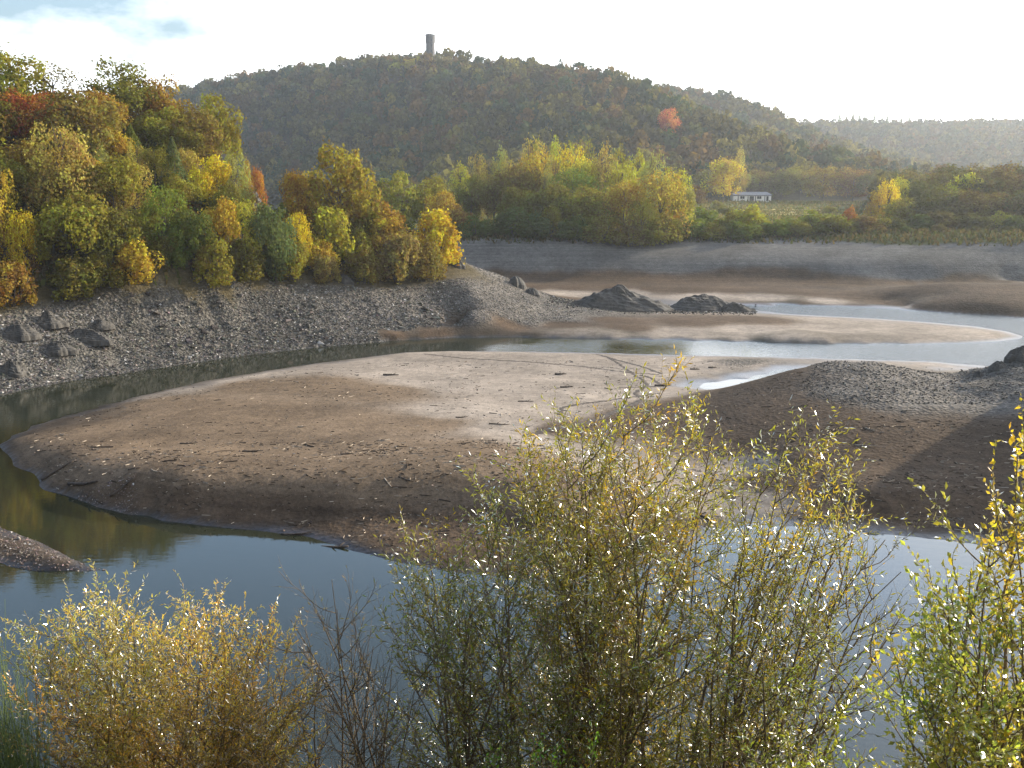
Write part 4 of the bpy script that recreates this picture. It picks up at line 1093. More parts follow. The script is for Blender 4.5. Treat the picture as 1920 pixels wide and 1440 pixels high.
# ------------------------------------------------------------------ white hut in the meadow
def build_hut():
    Y = 470.0
    x0 = at_y(1374.5, 371, Y)[0]; x1 = at_y(1446, 371, Y)[0]
    cx = (x0 + x1) / 2; W = x1 - x0; D = 6.0
    z0 = min(at_y(1410, 373, Y)[2], gz(cx, Y) + 0.1)
    s = W / 71.5                                        # metres per pixel here
    t = link('white_hut', None, loc=(cx, Y, z0)); tag(t, 'long low white hut with grey roof and dark openings in the meadow', 'hut')
    Hh = 10.4 * s
    g = Geo(); g.box((0, D / 2, Hh / 2 - 0.5), (W, D, Hh + 1.0)); link('wall', g.mesh('wall', MAT['plaster']), t)
    g = Geo()
    o = 0.35
    v = [(-W / 2 - o, -o, Hh + .003), (W / 2 + o, -o, Hh + .003), (W / 2 + o, D + o, Hh + .003), (-W / 2 - o, D + o, Hh + .003),
         (-W / 2 - o, -o, Hh + .16), (W / 2 + o, -o, Hh + .16), (W / 2 + o, D + o, Hh + .16), (-W / 2 - o, D + o, Hh + .16), (-W / 2 + 1.2, D / 2, Hh + 1.45), (W / 2 - 1.2, D / 2, Hh + 1.45)]
    g.add(v, [[0, 3, 2, 1], [0, 1, 5, 4], [2, 3, 7, 6], [4, 5, 9, 8], [6, 7, 8, 9]] + [[1, 2, 6, 5], [3, 0, 4, 7]], [[5, 6, 9], [7, 4, 8]])
    link('roof', g.mesh('roof', MAT['roofing']), t)
    g = Geo(); g.box((0, -0.11, Hh - 0.12), (W - 0.1, 0.2, 0.2)); link('eaves_board', g.mesh('eaves_board', MAT['dark']), t)
    for a, b, kind in ((1388, 1396, 'window'), (1419.5, 1427.5, 'window'), (1405.5, 1413.5, 'door'), (1437, 1441, 'door')):
        xa = (a - 1410.25) * s; xb = (b - 1410.25) * s
        zb, zt = (0.36 * Hh, 0.84 * Hh) if kind == 'window' else (0.0, 0.84 * Hh)
        g = Geo(); g.box(((xa + xb) / 2, -0.01, (zb + zt) / 2), (xb - xa, 0.09, zt - zb)); w = link(kind, g.mesh(kind, MAT['dark']), t)
        if kind == 'window':
            g = Geo()
            g.box(((xa + xb) / 2, -0.07, zb - 0.06), (xb - xa + 0.2, 0.16, 0.1)); g.box(((xa + xb) / 2, -0.065, (zb + zt) / 2), (0.08, 0.03, zt - zb))
            link('frame', g.mesh('frame', MAT['plaster']), w)
    g = Geo()
    for px in (1384, 1402.5, 1416.5, 1434): g.box(((px - 1410.25) * s, -0.05, Hh / 2 - 0.15), (0.3, 0.16, Hh - 0.3))
    link('pilaster', g.mesh('pilaster', MAT['dark']), t)
build_hut()

# pale rows of mown grass in the meadow
MAT['hay'] = plain('dry_grass', (0.42, 0.36, 0.15), 0.95, 0.4, 1.2)
for (a, b, py, Y, lab) in ((1425, 1545, 397, 385, 'upper pale row of mown dry grass in the meadow before the hut'), (1432, 1530, 401, 350, 'middle pale row of mown dry grass in the meadow before the hut'), (1430, 1512, 406, 322, 'lower pale row of mown dry grass in the meadow before the hut')):
    n = 60; P = []
    for k in range(n):
        x = ((a + (b - a) * k / (n - 1)) - 960) / FPX * Y
        yy = Y + 1.2 * math.sin(k * 0.7) + rnd.uniform(-.5, .5)
        P.append((x, yy, gz(x, yy) + 0.12))
    g = Geo(); g.tube(P, [0.55 * rnd.uniform(0.5, 1.2) for _ in P], 6)
    tag(link('hay_row', g.mesh('hay_row', MAT['hay'])), lab, 'hay row', 'rows of mown grass in the meadow')

# ------------------------------------------------------------------ rocks
def rock_mesh(seed, w, d, h, strata=0.5, nseg=48, rough=1.0, pw=1.5):
    """an angular outcrop: a dome broken by ledges"""
    nr = nseg // 2
    th = np.linspace(0, 2 * math.pi, nseg, endpoint=False); r = np.linspace(0, 1, nr)
    Rr, Tt = np.meshgrid(r, th, indexing='ij')
    x = Rr * np.cos(Tt); y = Rr * np.sin(Tt)
    ed = 1 + 0.45 * fbm(np.cos(Tt) * 1.6 + seed, np.sin(Tt) * 1.6, seed, 3) * 2
    prof = np.clip(1 - Rr ** pw, 0, 1) ** 1.1
    z = prof * (1 + rough * 1.1 * fbm(x * 2.2 + seed * 3, y * 2.2, seed + 1, 4)) + rough * 0.28 * fbm(x * 7, y * 7 + seed, seed + 2, 3) * (1 - Rr ** 4)
    st = np.round(z * 6 + (x * 0.8 + y * 0.3) * 2) / 6 - (x * 0.8 + y * 0.3) / 3
    z = z * (1 - strata) + st * strata
    z = np.where(Rr > 0.999, -0.35, z)
    v = np.stack([x * ed * w / 2, y * ed * d / 2, z * h], -1).reshape(-1, 3)
    q = []
    for i in range(nr - 1):
        for j in range(nseg):
            k = (j + 1) % nseg
            q.append([i * nseg + j, (i + 1) * nseg + j, (i + 1) * nseg + k, i * nseg + k])
    return np_mesh('rock', v, q, mats=[MAT['rock']])

def px_ground(px, py):
    """where the sight line of a pixel first meets the ground"""
    dx, dy, dz = ray(px, py)
    Y = np.arange(44.0, 262.0, 0.5); t = Y / dy
    gap = CAM_H + dz * t - np.maximum(height(dx * t, Y), 0.0)
    i = int(np.argmax(gap <= 0)) if (gap <= 0).any() else len(Y) - 1
    if i > 0 and gap[i] <= 0:
        f = gap[i - 1] / (gap[i - 1] - gap[i] + 1e-9); y = Y[i - 1] + 0.5 * f
    else: y = Y[i]
    x = dx * y / dy
    return x, y, gz(x, y)
def rock(name, px0, px1, ytop, ybase, Y, depth, label, seed, strata=0.5, group=None, rot=0.0, rough=1.0, sink=0.0, fix=False, pw=1.5):
    if not fix: Y = px_ground((px0 + px1) / 2, ybase)[1]
    cx = ((px0 + px1) / 2 - 960) / FPX * Y
    w = (px1 - px0) / FPX * Y; h = (ybase - ytop) / FPX * Y
    z0 = gz(cx, Y)
    o = link(name, rock_mesh(seed, w, depth, h * 1.05, strata, rough=rough, pw=pw), loc=(cx, Y, z0 - 0.08 * h - sink), rotz=rot)
    return tag(o, label, 'rock', group)
rock('rock_outcrop', 1046, 1268, 542, 578, 166, 9, 'large dark rocky mound on the sand bar, left of its smaller neighbour', 3, 0.2, rough=1.0, pw=1.7)
rock('rock_outcrop', 1238, 1400, 553, 580, 167, 7, 'smaller dark rocky mound at the water on the right end of the sand bar', 8, 0.2, rough=1.0, pw=1.6)
rock('boulder', 1340, 1420, 570, 583, 166, 3, 'low tail of broken rock running right from the smaller rocky mound', 15, 0.6)
rock('boulder', 1316, 1336, 545, 556, 167.5, 2, 'jagged boulder on the crest of the smaller rocky mound', 19, 0.6, fix=True)
rock('boulder', 1200, 1216, 560, 568, 161, 1.2, 'small pale boulder at the foot of the large rocky mound', 21, 0.3)
rock('boulder', 950, 984, 524, 540, 166.5, 3, 'rounded boulder on the sloping nose of the left bank', 12, 0.1, pw=2.6, rough=0.4, fix=True)
rock('boulder', 982, 1014, 538, 552, 166, 2.4, 'low broken boulder below the rounded boulder on the nose', 14, 0.1, pw=2.2, rough=0.5)
rock('boulder', 733, 750, 631, 641, 136.5, 1.0, 'single small boulder at the water edge under the gravel bank', 16, 0.2)
rock('slate_slab', 628, 664, 514, 528, 148, 1.6, 'flat slate slab at the top of the bank under the tan tuft', 18, 0.8)
GO = 'dark slate ledges on the left bank'
for k, (a, b, t_, bs, Y, lab) in enumerate([(50, 118, 578, 600, 110.5, 'uppermost dark slate ledge on the left bank'), (108, 205, 606, 632, 110, 'broad dark slate ledge in the middle of the left bank'), (-10, 62, 596, 622, 109, 'dark slate ledge at the left edge of the picture'),
     (64, 140, 628, 650, 107.5, 'long dark slate ledge low on the left bank'), (-20, 40, 655, 690, 104, 'lowest dark slate ledge near the left waterline'), (160, 214, 588, 604, 113.5, 'small dark slate ledge right of the uppermost one')]):
    rock('slate_ledge', a, b, t_ + (bs - t_) * 0.2, bs, Y, 3.4, lab, 40 + k, 0.6, GO, R(8), 1.2, 0.15)
rock('crag', 684, 742, 372, 415, 160, 6, 'dark crag among shrubs right of the large promontory tree', 61, 0.6, fix=True)
rock('crag', 446, 502, 372, 425, 163, 6, 'steep rock cliff at the end of the left wooded hill', 63, 0.4, fix=True)
rock('boulder', 840, 872, 484, 498, 160, 2.2, 'dark boulder at the foot of the bright yellow bush at the tip', 64, 0.5)
rock('boulder', 1864, 1906, 676, 696, 90, 2.0, 'big rounded boulder on top of the mud hump at the right edge', 65, 0.2, fix=True)
rock('boulder', 1900, 1960, 668, 694, 90.5, 2.6, 'dark boulder cut by the right edge on the mud hump', 66, 0.3, fix=True)
rock('boulder', 1836, 1862, 690, 704, 90, 1.4, 'small boulder left of the big rounded boulder on the mud hump', 67, 0.3, fix=True)

# broken slate lying on the banks: nobody could count it
def chips(name, label, n, pxr, pyr_z, size, seed, sel, tone):
    rs = np.random.RandomState(seed)
    px = rs.uniform(*pxr, n * 5); Y = rs.uniform(*pyr_z, n * 5)
    x = (px - 960) / FPX * Y
    z = height(x, Y); st = surface_class(x, Y)[:, 3]
    m = sel(px, Y, z, st, rs); idx = np.where(m)[0][:n]
    x, Y, z = x[idx], Y[idx], z[idx]; n = len(x)
    cube = np.array([[-1, -1, -1], [1, -1, -1], [1, 1, -1], [-1, 1, -1], [-1, -1, 1], [1, -1, 1], [1, 1, 1], [-1, 1, 1]], float)
    s = size * np.clip(np.exp(rs.normal(0, 0.55, n)), 0.3, 2.3)
    dims = np.stack([s * rs.uniform(0.35, 0.65, n), s * rs.uniform(0.25, 0.5, n), s * rs.uniform(0.07, 0.24, n)], 1)
    v = cube[None] * (1 + rs.uniform(-0.35, 0.35, (n, 8, 3))) * dims[:, None]
    e = rs.normal(0, 1, (n, 3)) * np.array([0.45, 0.45, 0]); e[:, 2] = rs.uniform(0, 6.28, n)
    cx, sx = np.cos(e[:, 0]), np.sin(e[:, 0]); cy, sy = np.cos(e[:, 1]), np.sin(e[:, 1]); cz, sz = np.cos(e[:, 2]), np.sin(e[:, 2])
    o, ze = np.ones(n), np.zeros(n)
    Rx = np.stack([o, ze, ze, ze, cx, -sx, ze, sx, cx], 1).reshape(n, 3, 3); Ry = np.stack([cy, ze, sy, ze, o, ze, -sy, ze, cy], 1).reshape(n, 3, 3); Rz = np.stack([cz, -sz, ze, sz, cz, ze, ze, ze, o], 1).reshape(n, 3, 3)
    M = Rz @ Ry @ Rx
    v = np.einsum('nij,nkj->nki', M, v) + np.stack([x, Y, z + dims[:, 2] * 0.25], 1)[:, None]
    f = np.array([[0, 3, 2, 1], [4, 5, 6, 7], [0, 1, 5, 4], [1, 2, 6, 5], [2, 3, 7, 6], [3, 0, 4, 7]])
    q = (np.arange(n)[:, None, None] * 8 + f[None]).reshape(-1, 4)
    t = np.array(tone)[None] * np.exp(rs.normal(0, 0.38, n))[:, None] * (1 + rs.normal(0, 0.05, (n, 3)))
    t = np.where((rs.uniform(size=n) < 0.05)[:, None], np.array([[0.36, 0.35, 0.34]]) * rs.uniform(0.7, 1.1, n)[:, None], t)
    o = link(name, np_mesh(name, v.reshape(-1, 3), q, attrs={'tint': np.repeat(t, 8, axis=0)}, mats=[MAT['chip']]))
    return tag(o, label, 'rubble', kind='stuff')
chips('slate_rubble', 'broken grey slate covering the steep left bank', 38000, (-120, 870), (84, 166), 0.125, 5,
      lambda px, Y, z, st, rs: (z > 0.05) & (z < 8.1) & (st > 0.45) & (rs.uniform(size=len(z)) < 0.35 + 0.65 * (fbm(px / 30, Y / 4, 3) > -0.1)), (0.100, 0.094, 0.085))
chips('slate_blocks', 'larger broken slate blocks lying in slanting streaks on the left bank', 2600, (-120, 860), (84, 164), 0.30, 25,
      lambda px, Y, z, st, rs: (z > 0.3) & (z < 8.0) & (st > 0.45) & (fbm((px + 14 * Y) / 60, (px - 14 * Y) / 400, 31, 3) > 0.04), (0.085, 0.080, 0.072))
chips('nose_gravel', 'small slate gravel on the sloping nose of the left bank', 12000, (600, 1110), (134, 172), 0.085, 15, lambda px, Y, z, st, rs: (z > 0.9) & (z < 8.1) & (st > 0.45), (0.135, 0.126, 0.113))
chips('mound_rubble', 'broken rock lying on and around the two rocky mounds', 5000, (1030, 1420), (158, 176), 0.13, 16, lambda px, Y, z, st, rs: (rs.uniform(size=len(z)) < np.exp(-((Y - 166) / 4.0) ** 2)), (0.07, 0.066, 0.06))
chips('hump_gravel', 'fine grey slate gravel on the right mud hump', 9000, (1480, 2150), (80, 104), 0.075, 6, lambda px, Y, z, st, rs: (z > 1.0) & (st > 0.4), (0.085, 0.078, 0.07))
chips('shore_stones', 'small stones and clods scattered over the mud flats', 1500, (-50, 2000), (56, 130), 0.06, 7, lambda px, Y, z, st, rs: (z > 0.05) & (z < 4) & (px > 0) & (st < 0.5) & (rs.uniform(size=len(z)) < 0.25 + 0.75 * (Y < 80)), (0.15, 0.12, 0.10))
chips('tongue_gravel', 'fine gravel on the low tongue near the left edge', 3500, (-200, 230), (50, 66), 0.05, 9, lambda px, Y, z, st, rs: (z > 0.0), (0.16, 0.13, 0.115))

# ------------------------------------------------------------------ driftwood
def stick(px, py, lpx, ang, mat, thick, label, fork=True, name='driftwood'):
    x, y, z = px_ground(px, py)
    L_ = lpx / FPX * y; a = R(ang)
    # a picture angle on the ground: depth is foreshortened
    dirx, diry = math.cos(a), math.sin(a) * 1.3
    nrm = math.hypot(dirx, 0.0001) if abs(ang) < 60 else 1.0
    g = Geo(); P = []; n = 9
    sl = [rnd.uniform(-1, 1) for _ in range(3)]
    for k in range(n):
        u = k / (n - 1) - 0.5
        ox = dirx * u * L_ + 0.0; oy = diry * u * L_ + 0.10 * L_ * math.sin(u * 4 + sl[0]) * sl[1]
        P.append((x + ox, y + oy, gz(x + ox, y + oy) + thick * 0.8 + (0.08 * L_ * max(0, u) * (sl[2] > 0.2))))
    rr = [thick * (1 - 0.55 * k / (n - 1)) * (0.9 + 0.2 * rnd.random()) for k in range(n)]
    g.tube(P, rr, 6)
    if fork:
        for q in (3, 5):
            b = P[q]; s = rnd.choice((-1, 1))
            g.tube([b, (b[0] + dirx * L_ * .1, b[1] + s * L_ * .16, b[2] + L_ * .05), (b[0] + dirx * L_ * .2, b[1] + s * L_ * .22, b[2] + L_ * .10)], [thick * .55, thick * .4, thick * .15], 5)
    o = link(name, g.mesh(name, MAT[mat], True)); return tag(o, label, 'driftwood', 'driftwood on the mud flats')
for a in [
 (156, 908, 74, -17, 'wood', 0.13, 'thick dark log lying on the wet slope at the left point of the flat'),
 (108, 884, 60, 14, 'wood', 0.10, 'dark branch above the thick dark log'),
 (230, 915, 46, 20, 'wood', 0.09, 'dark snag right of the thick dark log'),
 (118, 816, 26, -38, 'pale_wood', 0.035, 'pale stick near the left point of the flat'),
 (294, 884, 34, -34, 'pale_wood', 0.04, 'pale forked branch leaning on the rim of the flat'),
 (352, 832, 30, -4, 'wood', 0.05, 'dark stick on the left of the brown flat'),
 (474, 847, 42, -3, 'wood', 0.055, 'long dark stick in the middle of the brown flat'),
 (252, 879, 26, -5, 'wood', 0.045, 'dark stick close to the pale forked branch'),
 (651, 852, 26, 5, 'wood', 0.06, 'short dark stick right of the long dark stick'),
 (566, 801, 16, 2, 'pale_wood', 0.06, 'short whitish stick on the brown flat'),
 (733, 704, 30, 0, 'wood', 0.11, 'dark straight log on the far left of the pale sand'),
 (1051, 703, 22, 0, 'wood', 0.12, 'short dark log in the middle of the pale sand'),
 (1062, 727, 24, -6, 'wood', 0.09, 'bent dark branch below the short dark log'),
 (986, 753, 30, 4, 'wood', 0.05, 'thin dark stick on the pale sand below the bent branch'),
 (936, 796, 40, 6, 'wood', 0.06, 'thin dark stick where brown mud meets pale sand'),
 (1243, 724, 32, -3, 'wood', 0.10, 'dark stick at the end of the footprint trails'),
 (1303, 693, 18, 0, 'wood', 0.08, 'small dark stick left of the pool beside another'),
 (1336, 690, 16, 0, 'wood', 0.10, 'small dark lump of wood above the pool'),
 (866, 783, 24, 5, 'wood', 0.05, 'thin dark stick at the left rim of the pale sand'),
 (628, 1026, 56, -12, 'wood', 0.11, 'dark log at the waterline of the lower mud shore'),
 (556, 1001, 60, -4, 'wood', 0.06, 'thin dark branch at the waterline left of the dark log'),
 (727, 906, 26, -50, 'pale_wood', 0.045, 'curved pale branch above the shaded slope'),
 (762, 900, 34, -20, 'wood', 0.05, 'dark twig right of the curved pale branch'),
 (1632, 806, 20, -40, 'pale_wood', 0.05, 'pale stick on the right mud hump'),
 (1500, 762, 36, -6, 'wood', 0.05, 'thin dark stick high on the right mud hump'),
 (1625, 836, 40, -10, 'pale_wood', 0.04, 'pale twig on the lower face of the right mud hump'),
 (1572, 812, 30, -4, 'wood', 0.05, 'dark stick in the middle of the right mud hump'),
 (1700, 770, 18, 0, 'pale_wood', 0.06, 'whitish stick on the upper right mud hump'),
 (36, 1012, 14, -50, 'pale_wood', 0.09, 'pale stump of wood on the gravel tongue'),
 (540, 1022, 16, 0, 'wood', 0.09, 'small dark lump in the shallow water by the lower shore'),
]: stick(*a)

def litter():
    rs = np.random.RandomState(77)
    n = 9000
    px = rs.uniform(30, 1950, n * 3); Y = rs.uniform(56, 118, n * 3)
    x = (px - 960) / FPX * Y; z = height(x, Y)
    den = np.where(Y < 76, 1.0, 0.15) * (0.3 + 1.3 * (fbm(x / 5, Y / 5, 4) > 0.0))
    m = (z > 0.15) & (z < 4.0) & (rs.uniform(size=len(x)) < den); i = np.where(m)[0][:n]
    x, Y, z = x[i], Y[i], z[i]; n = len(x)
    l = 0.085 * np.exp(rs.normal(0, 0.65, n)); w = 0.006 + 0.012 * rs.uniform(size=n) + l * 0.03
    a = rs.normal(0, 0.9, n); c, s = np.cos(a), np.sin(a)
    d = np.stack([c * l, s * l, rs.normal(0, 0.06, n) * l], 1); p = np.stack([-s * w, c * w, np.zeros(n)], 1); u = np.array([0, 0, 1.0]) * (w * 1.6)[:, None]
    b = np.stack([x, Y, z], 1)
    v = np.stack([b - d - p, b - d + p, b - d + u * 1.2, b + d - p, b + d + p, b + d + u * 1.4], 1)
    f = np.arange(n)[:, None, None] * 6 + np.array([[0, 2, 5, 3], [2, 1, 4, 5]])[None]
    t = np.where((rs.uniform(size=n) < 0.35)[:, None], np.array([[0.34, 0.29, 0.23]]), np.array([[0.06, 0.046, 0.036]])) * rs.uniform(0.7, 1.3, n)[:, None]
    o = link('twig_litter', np_mesh('twig_litter', v.reshape(-1, 3), f.reshape(-1, 4), attrs={'tint': np.repeat(t, 6, axis=0)}, mats=[MAT['chip']]))
    tag(o, 'fine twigs and bark washed up over the mud flats', 'litter', kind='stuff')
litter()

# dark footprints crossing the pale silt
def trail(line, step, r, label):
    P = [px_ground(*p)[:2] for p in line]
    pts = []
    for (ax, ay), (bx, by) in zip(P[:-1], P[1:]):
        n = max(1, int(math.hypot(bx - ax, by - ay) / (step * 0.5)))
        pts += [(ax + (bx - ax) * i / n + rnd.uniform(-.14, .14), ay + (by - ay) * i / n + rnd.uniform(-.14, .14)) for i in range(n)]
    pts = np.array(pts); t = np.gradient(pts, axis=0); t /= np.linalg.norm(t, axis=1, keepdims=True) + 1e-9
    nrm = np.stack([-t[:, 1], t[:, 0]], 1)
    wd = np.array([1.7 * r * (rnd.uniform(0.8, 1.3) if k % 2 else rnd.uniform(0.3, 0.6)) for k in range(len(pts))])[:, None]
    row = np.concatenate([pts - nrm * wd, pts, pts + nrm * wd])
    z = height(row[:, 0], row[:, 1]); n = len(pts)
    z[:n] += 0.012; z[n:2 * n] += 0.03; z[2 * n:] += 0.012
    i = np.arange(n - 1)
    q = np.concatenate([np.stack([i, i + n, i + n + 1, i + 1], 1), np.stack([i + n, i + 2 * n, i + 2 * n + 1, i + n + 1], 1)])
    o = link('footprint_trail', np_mesh('footprint_trail', np.concatenate([row, z[:, None]], 1), q, mats=[MAT['trail']])); tag(o, label, 'footprints', 'footprint trails on the pale silt')
trail([(795, 664), (860, 671), (980, 678), (1100, 688), (1180, 699), (1242, 703)], 0.55, 0.13, 'long thin trail of footprints curving from the channel to the right')
trail([(1120, 665), (1160, 676), (1200, 686), (1243, 702)], 0.5, 0.16, 'short dark trail of footprints from the channel to the trail crossing')
trail([(1135, 668), (1165, 685), (1185, 700), (1195, 708)], 0.6, 0.12, 'faint dotted trail of footprints left of the short dark trail')
trail([(1200, 703), (1222, 709), (1235, 718), (1246, 725)], 0.6, 0.16, 'row of separate dark footprints leading to the dark stick')
trail([(1160, 727), (1200, 726), (1240, 725)], 0.5, 0.14, 'level trail of footprints ending at the dark stick')
trail([(1200, 707), (1215, 722), (1190, 738), (1205, 748)], 0.5, 0.15, 'zigzag trail of footprints below the trail crossing')
trail([(1050, 778), (1054, 764), (1090, 757), (1150, 750), (1190, 744), (1240, 737)], 0.45, 0.15, 'trail of footprints curling round towards the brown mud')
trail([(985, 818), (1020, 808), (1060, 800), (1110, 790), (1150, 774), (1180, 762), (1205, 748)], 0.3, 0.24, 'dark ragged edge where the creek cuts into the flat')

# grass and weeds along the top of the banks
def grass():
    rs = np.random.RandomState(33)
    n = 15000
    px = np.concatenate([rs.uniform(-150, 900, n), rs.uniform(840, 2000, n)]); Y = np.concatenate([rs.uniform(100, 176, n), rs.uniform(208, 250, n)])
    x = (px - 960) / FPX * Y; z = height(x, Y)
    m = (z > 7.5) & (z < 11.0) & (rs.uniform(size=len(x)) < 0.4 + 0.6 * (z > 8.0)); i = np.where(m)[0]
    x, Y, z = x[i], Y[i], z[i]; n = len(x)
    px2 = rs.uniform(1280, 1700, 14000); Y2 = rs.uniform(250, 478, 14000); x2 = (px2 - 960) / FPX * Y2      # the meadow too
    x = np.concatenate([x, x2]); Y = np.concatenate([Y, Y2]); z = np.concatenate([z, height(x2, Y2)]); n = len(x)
    h = rs.uniform(0.25, 0.9, n); w = rs.uniform(0.10, 0.28, n); a = rs.uniform(0, 6.28, n)
    b = np.stack([x, Y, z - 0.05], 1); p = np.stack([np.cos(a) * w, np.sin(a) * w, 0 * w], 1); u = np.stack([rs.normal(0, .2, n), rs.normal(0, .2, n), h], 1)
    v = np.stack([b - p, b + p, b + u + p * 0.7, b + u - p * 0.9], 1).reshape(-1, 3)
    t = np.where((rs.uniform(size=n) < 0.5)[:, None], np.array([[0.075, 0.085, 0.028]]), np.array([[0.13, 0.10, 0.045]])) * rs.uniform(0.6, 1.3, n)[:, None] * np.where(Y > 252, 1.25, np.where(Y > 200, 0.7, 1.0))[:, None]
    o = link('grass', np_mesh('grass', v, np.arange(n * 4).reshape(-1, 4), attrs={'tint': np.repeat(t, 4, axis=0)}, mats=[MAT['leaf_far']]))
    tag(o, 'rough autumn grass and weeds along the top of the banks', 'grass', kind='stuff')
grass()
def undergrowth():
    rs = np.random.RandomState(44)
    x, Y, z = scatter(900, (-250, 860), (112, 186), lambda x, Y, z: z > 8.4, 1.7)
    v0, vy = unit_blob('bush', 170, 1234, 0.13)
    V = []; T = []
    for i in range(len(x)):
        a = rs.uniform(0, 6.28); ca, sa = math.cos(a), math.sin(a); w = rs.uniform(2.0, 3.8); h = rs.uniform(1.3, 3.0)
        V.append(v0.reshape(-1, 3) @ np.array([[ca * w, sa * w, 0], [-sa * w, ca * w, 0], [0, 0, h]]) + np.array([x[i], Y[i], z[i] - 0.3]))
        hue = np.array([(0.070, 0.066, 0.024), (0.090, 0.066, 0.028), (0.050, 0.062, 0.022), (0.120, 0.095, 0.030), (0.11, 0.065, 0.028)][rs.randint(5)])
        T.append(np.repeat(hue[None] * (0.6 + 0.8 * vy)[:, None], 4, axis=0))
    V = np.concatenate(V); T = np.concatenate(T)
    o = link('undergrowth', np_mesh('undergrowth', V, np.arange(len(V)).reshape(-1, 4), attrs={'tint': T}, mats=[MAT['leaf_far']]))
    tag(o, 'dull undergrowth of brambles and saplings between the trees of the left hill', 'undergrowth', kind='stuff')
undergrowth()

# ------------------------------------------------------------------ bushes on the slope below the viewpoint
def unit(v): return v / (np.linalg.norm(v) + 1e-9)

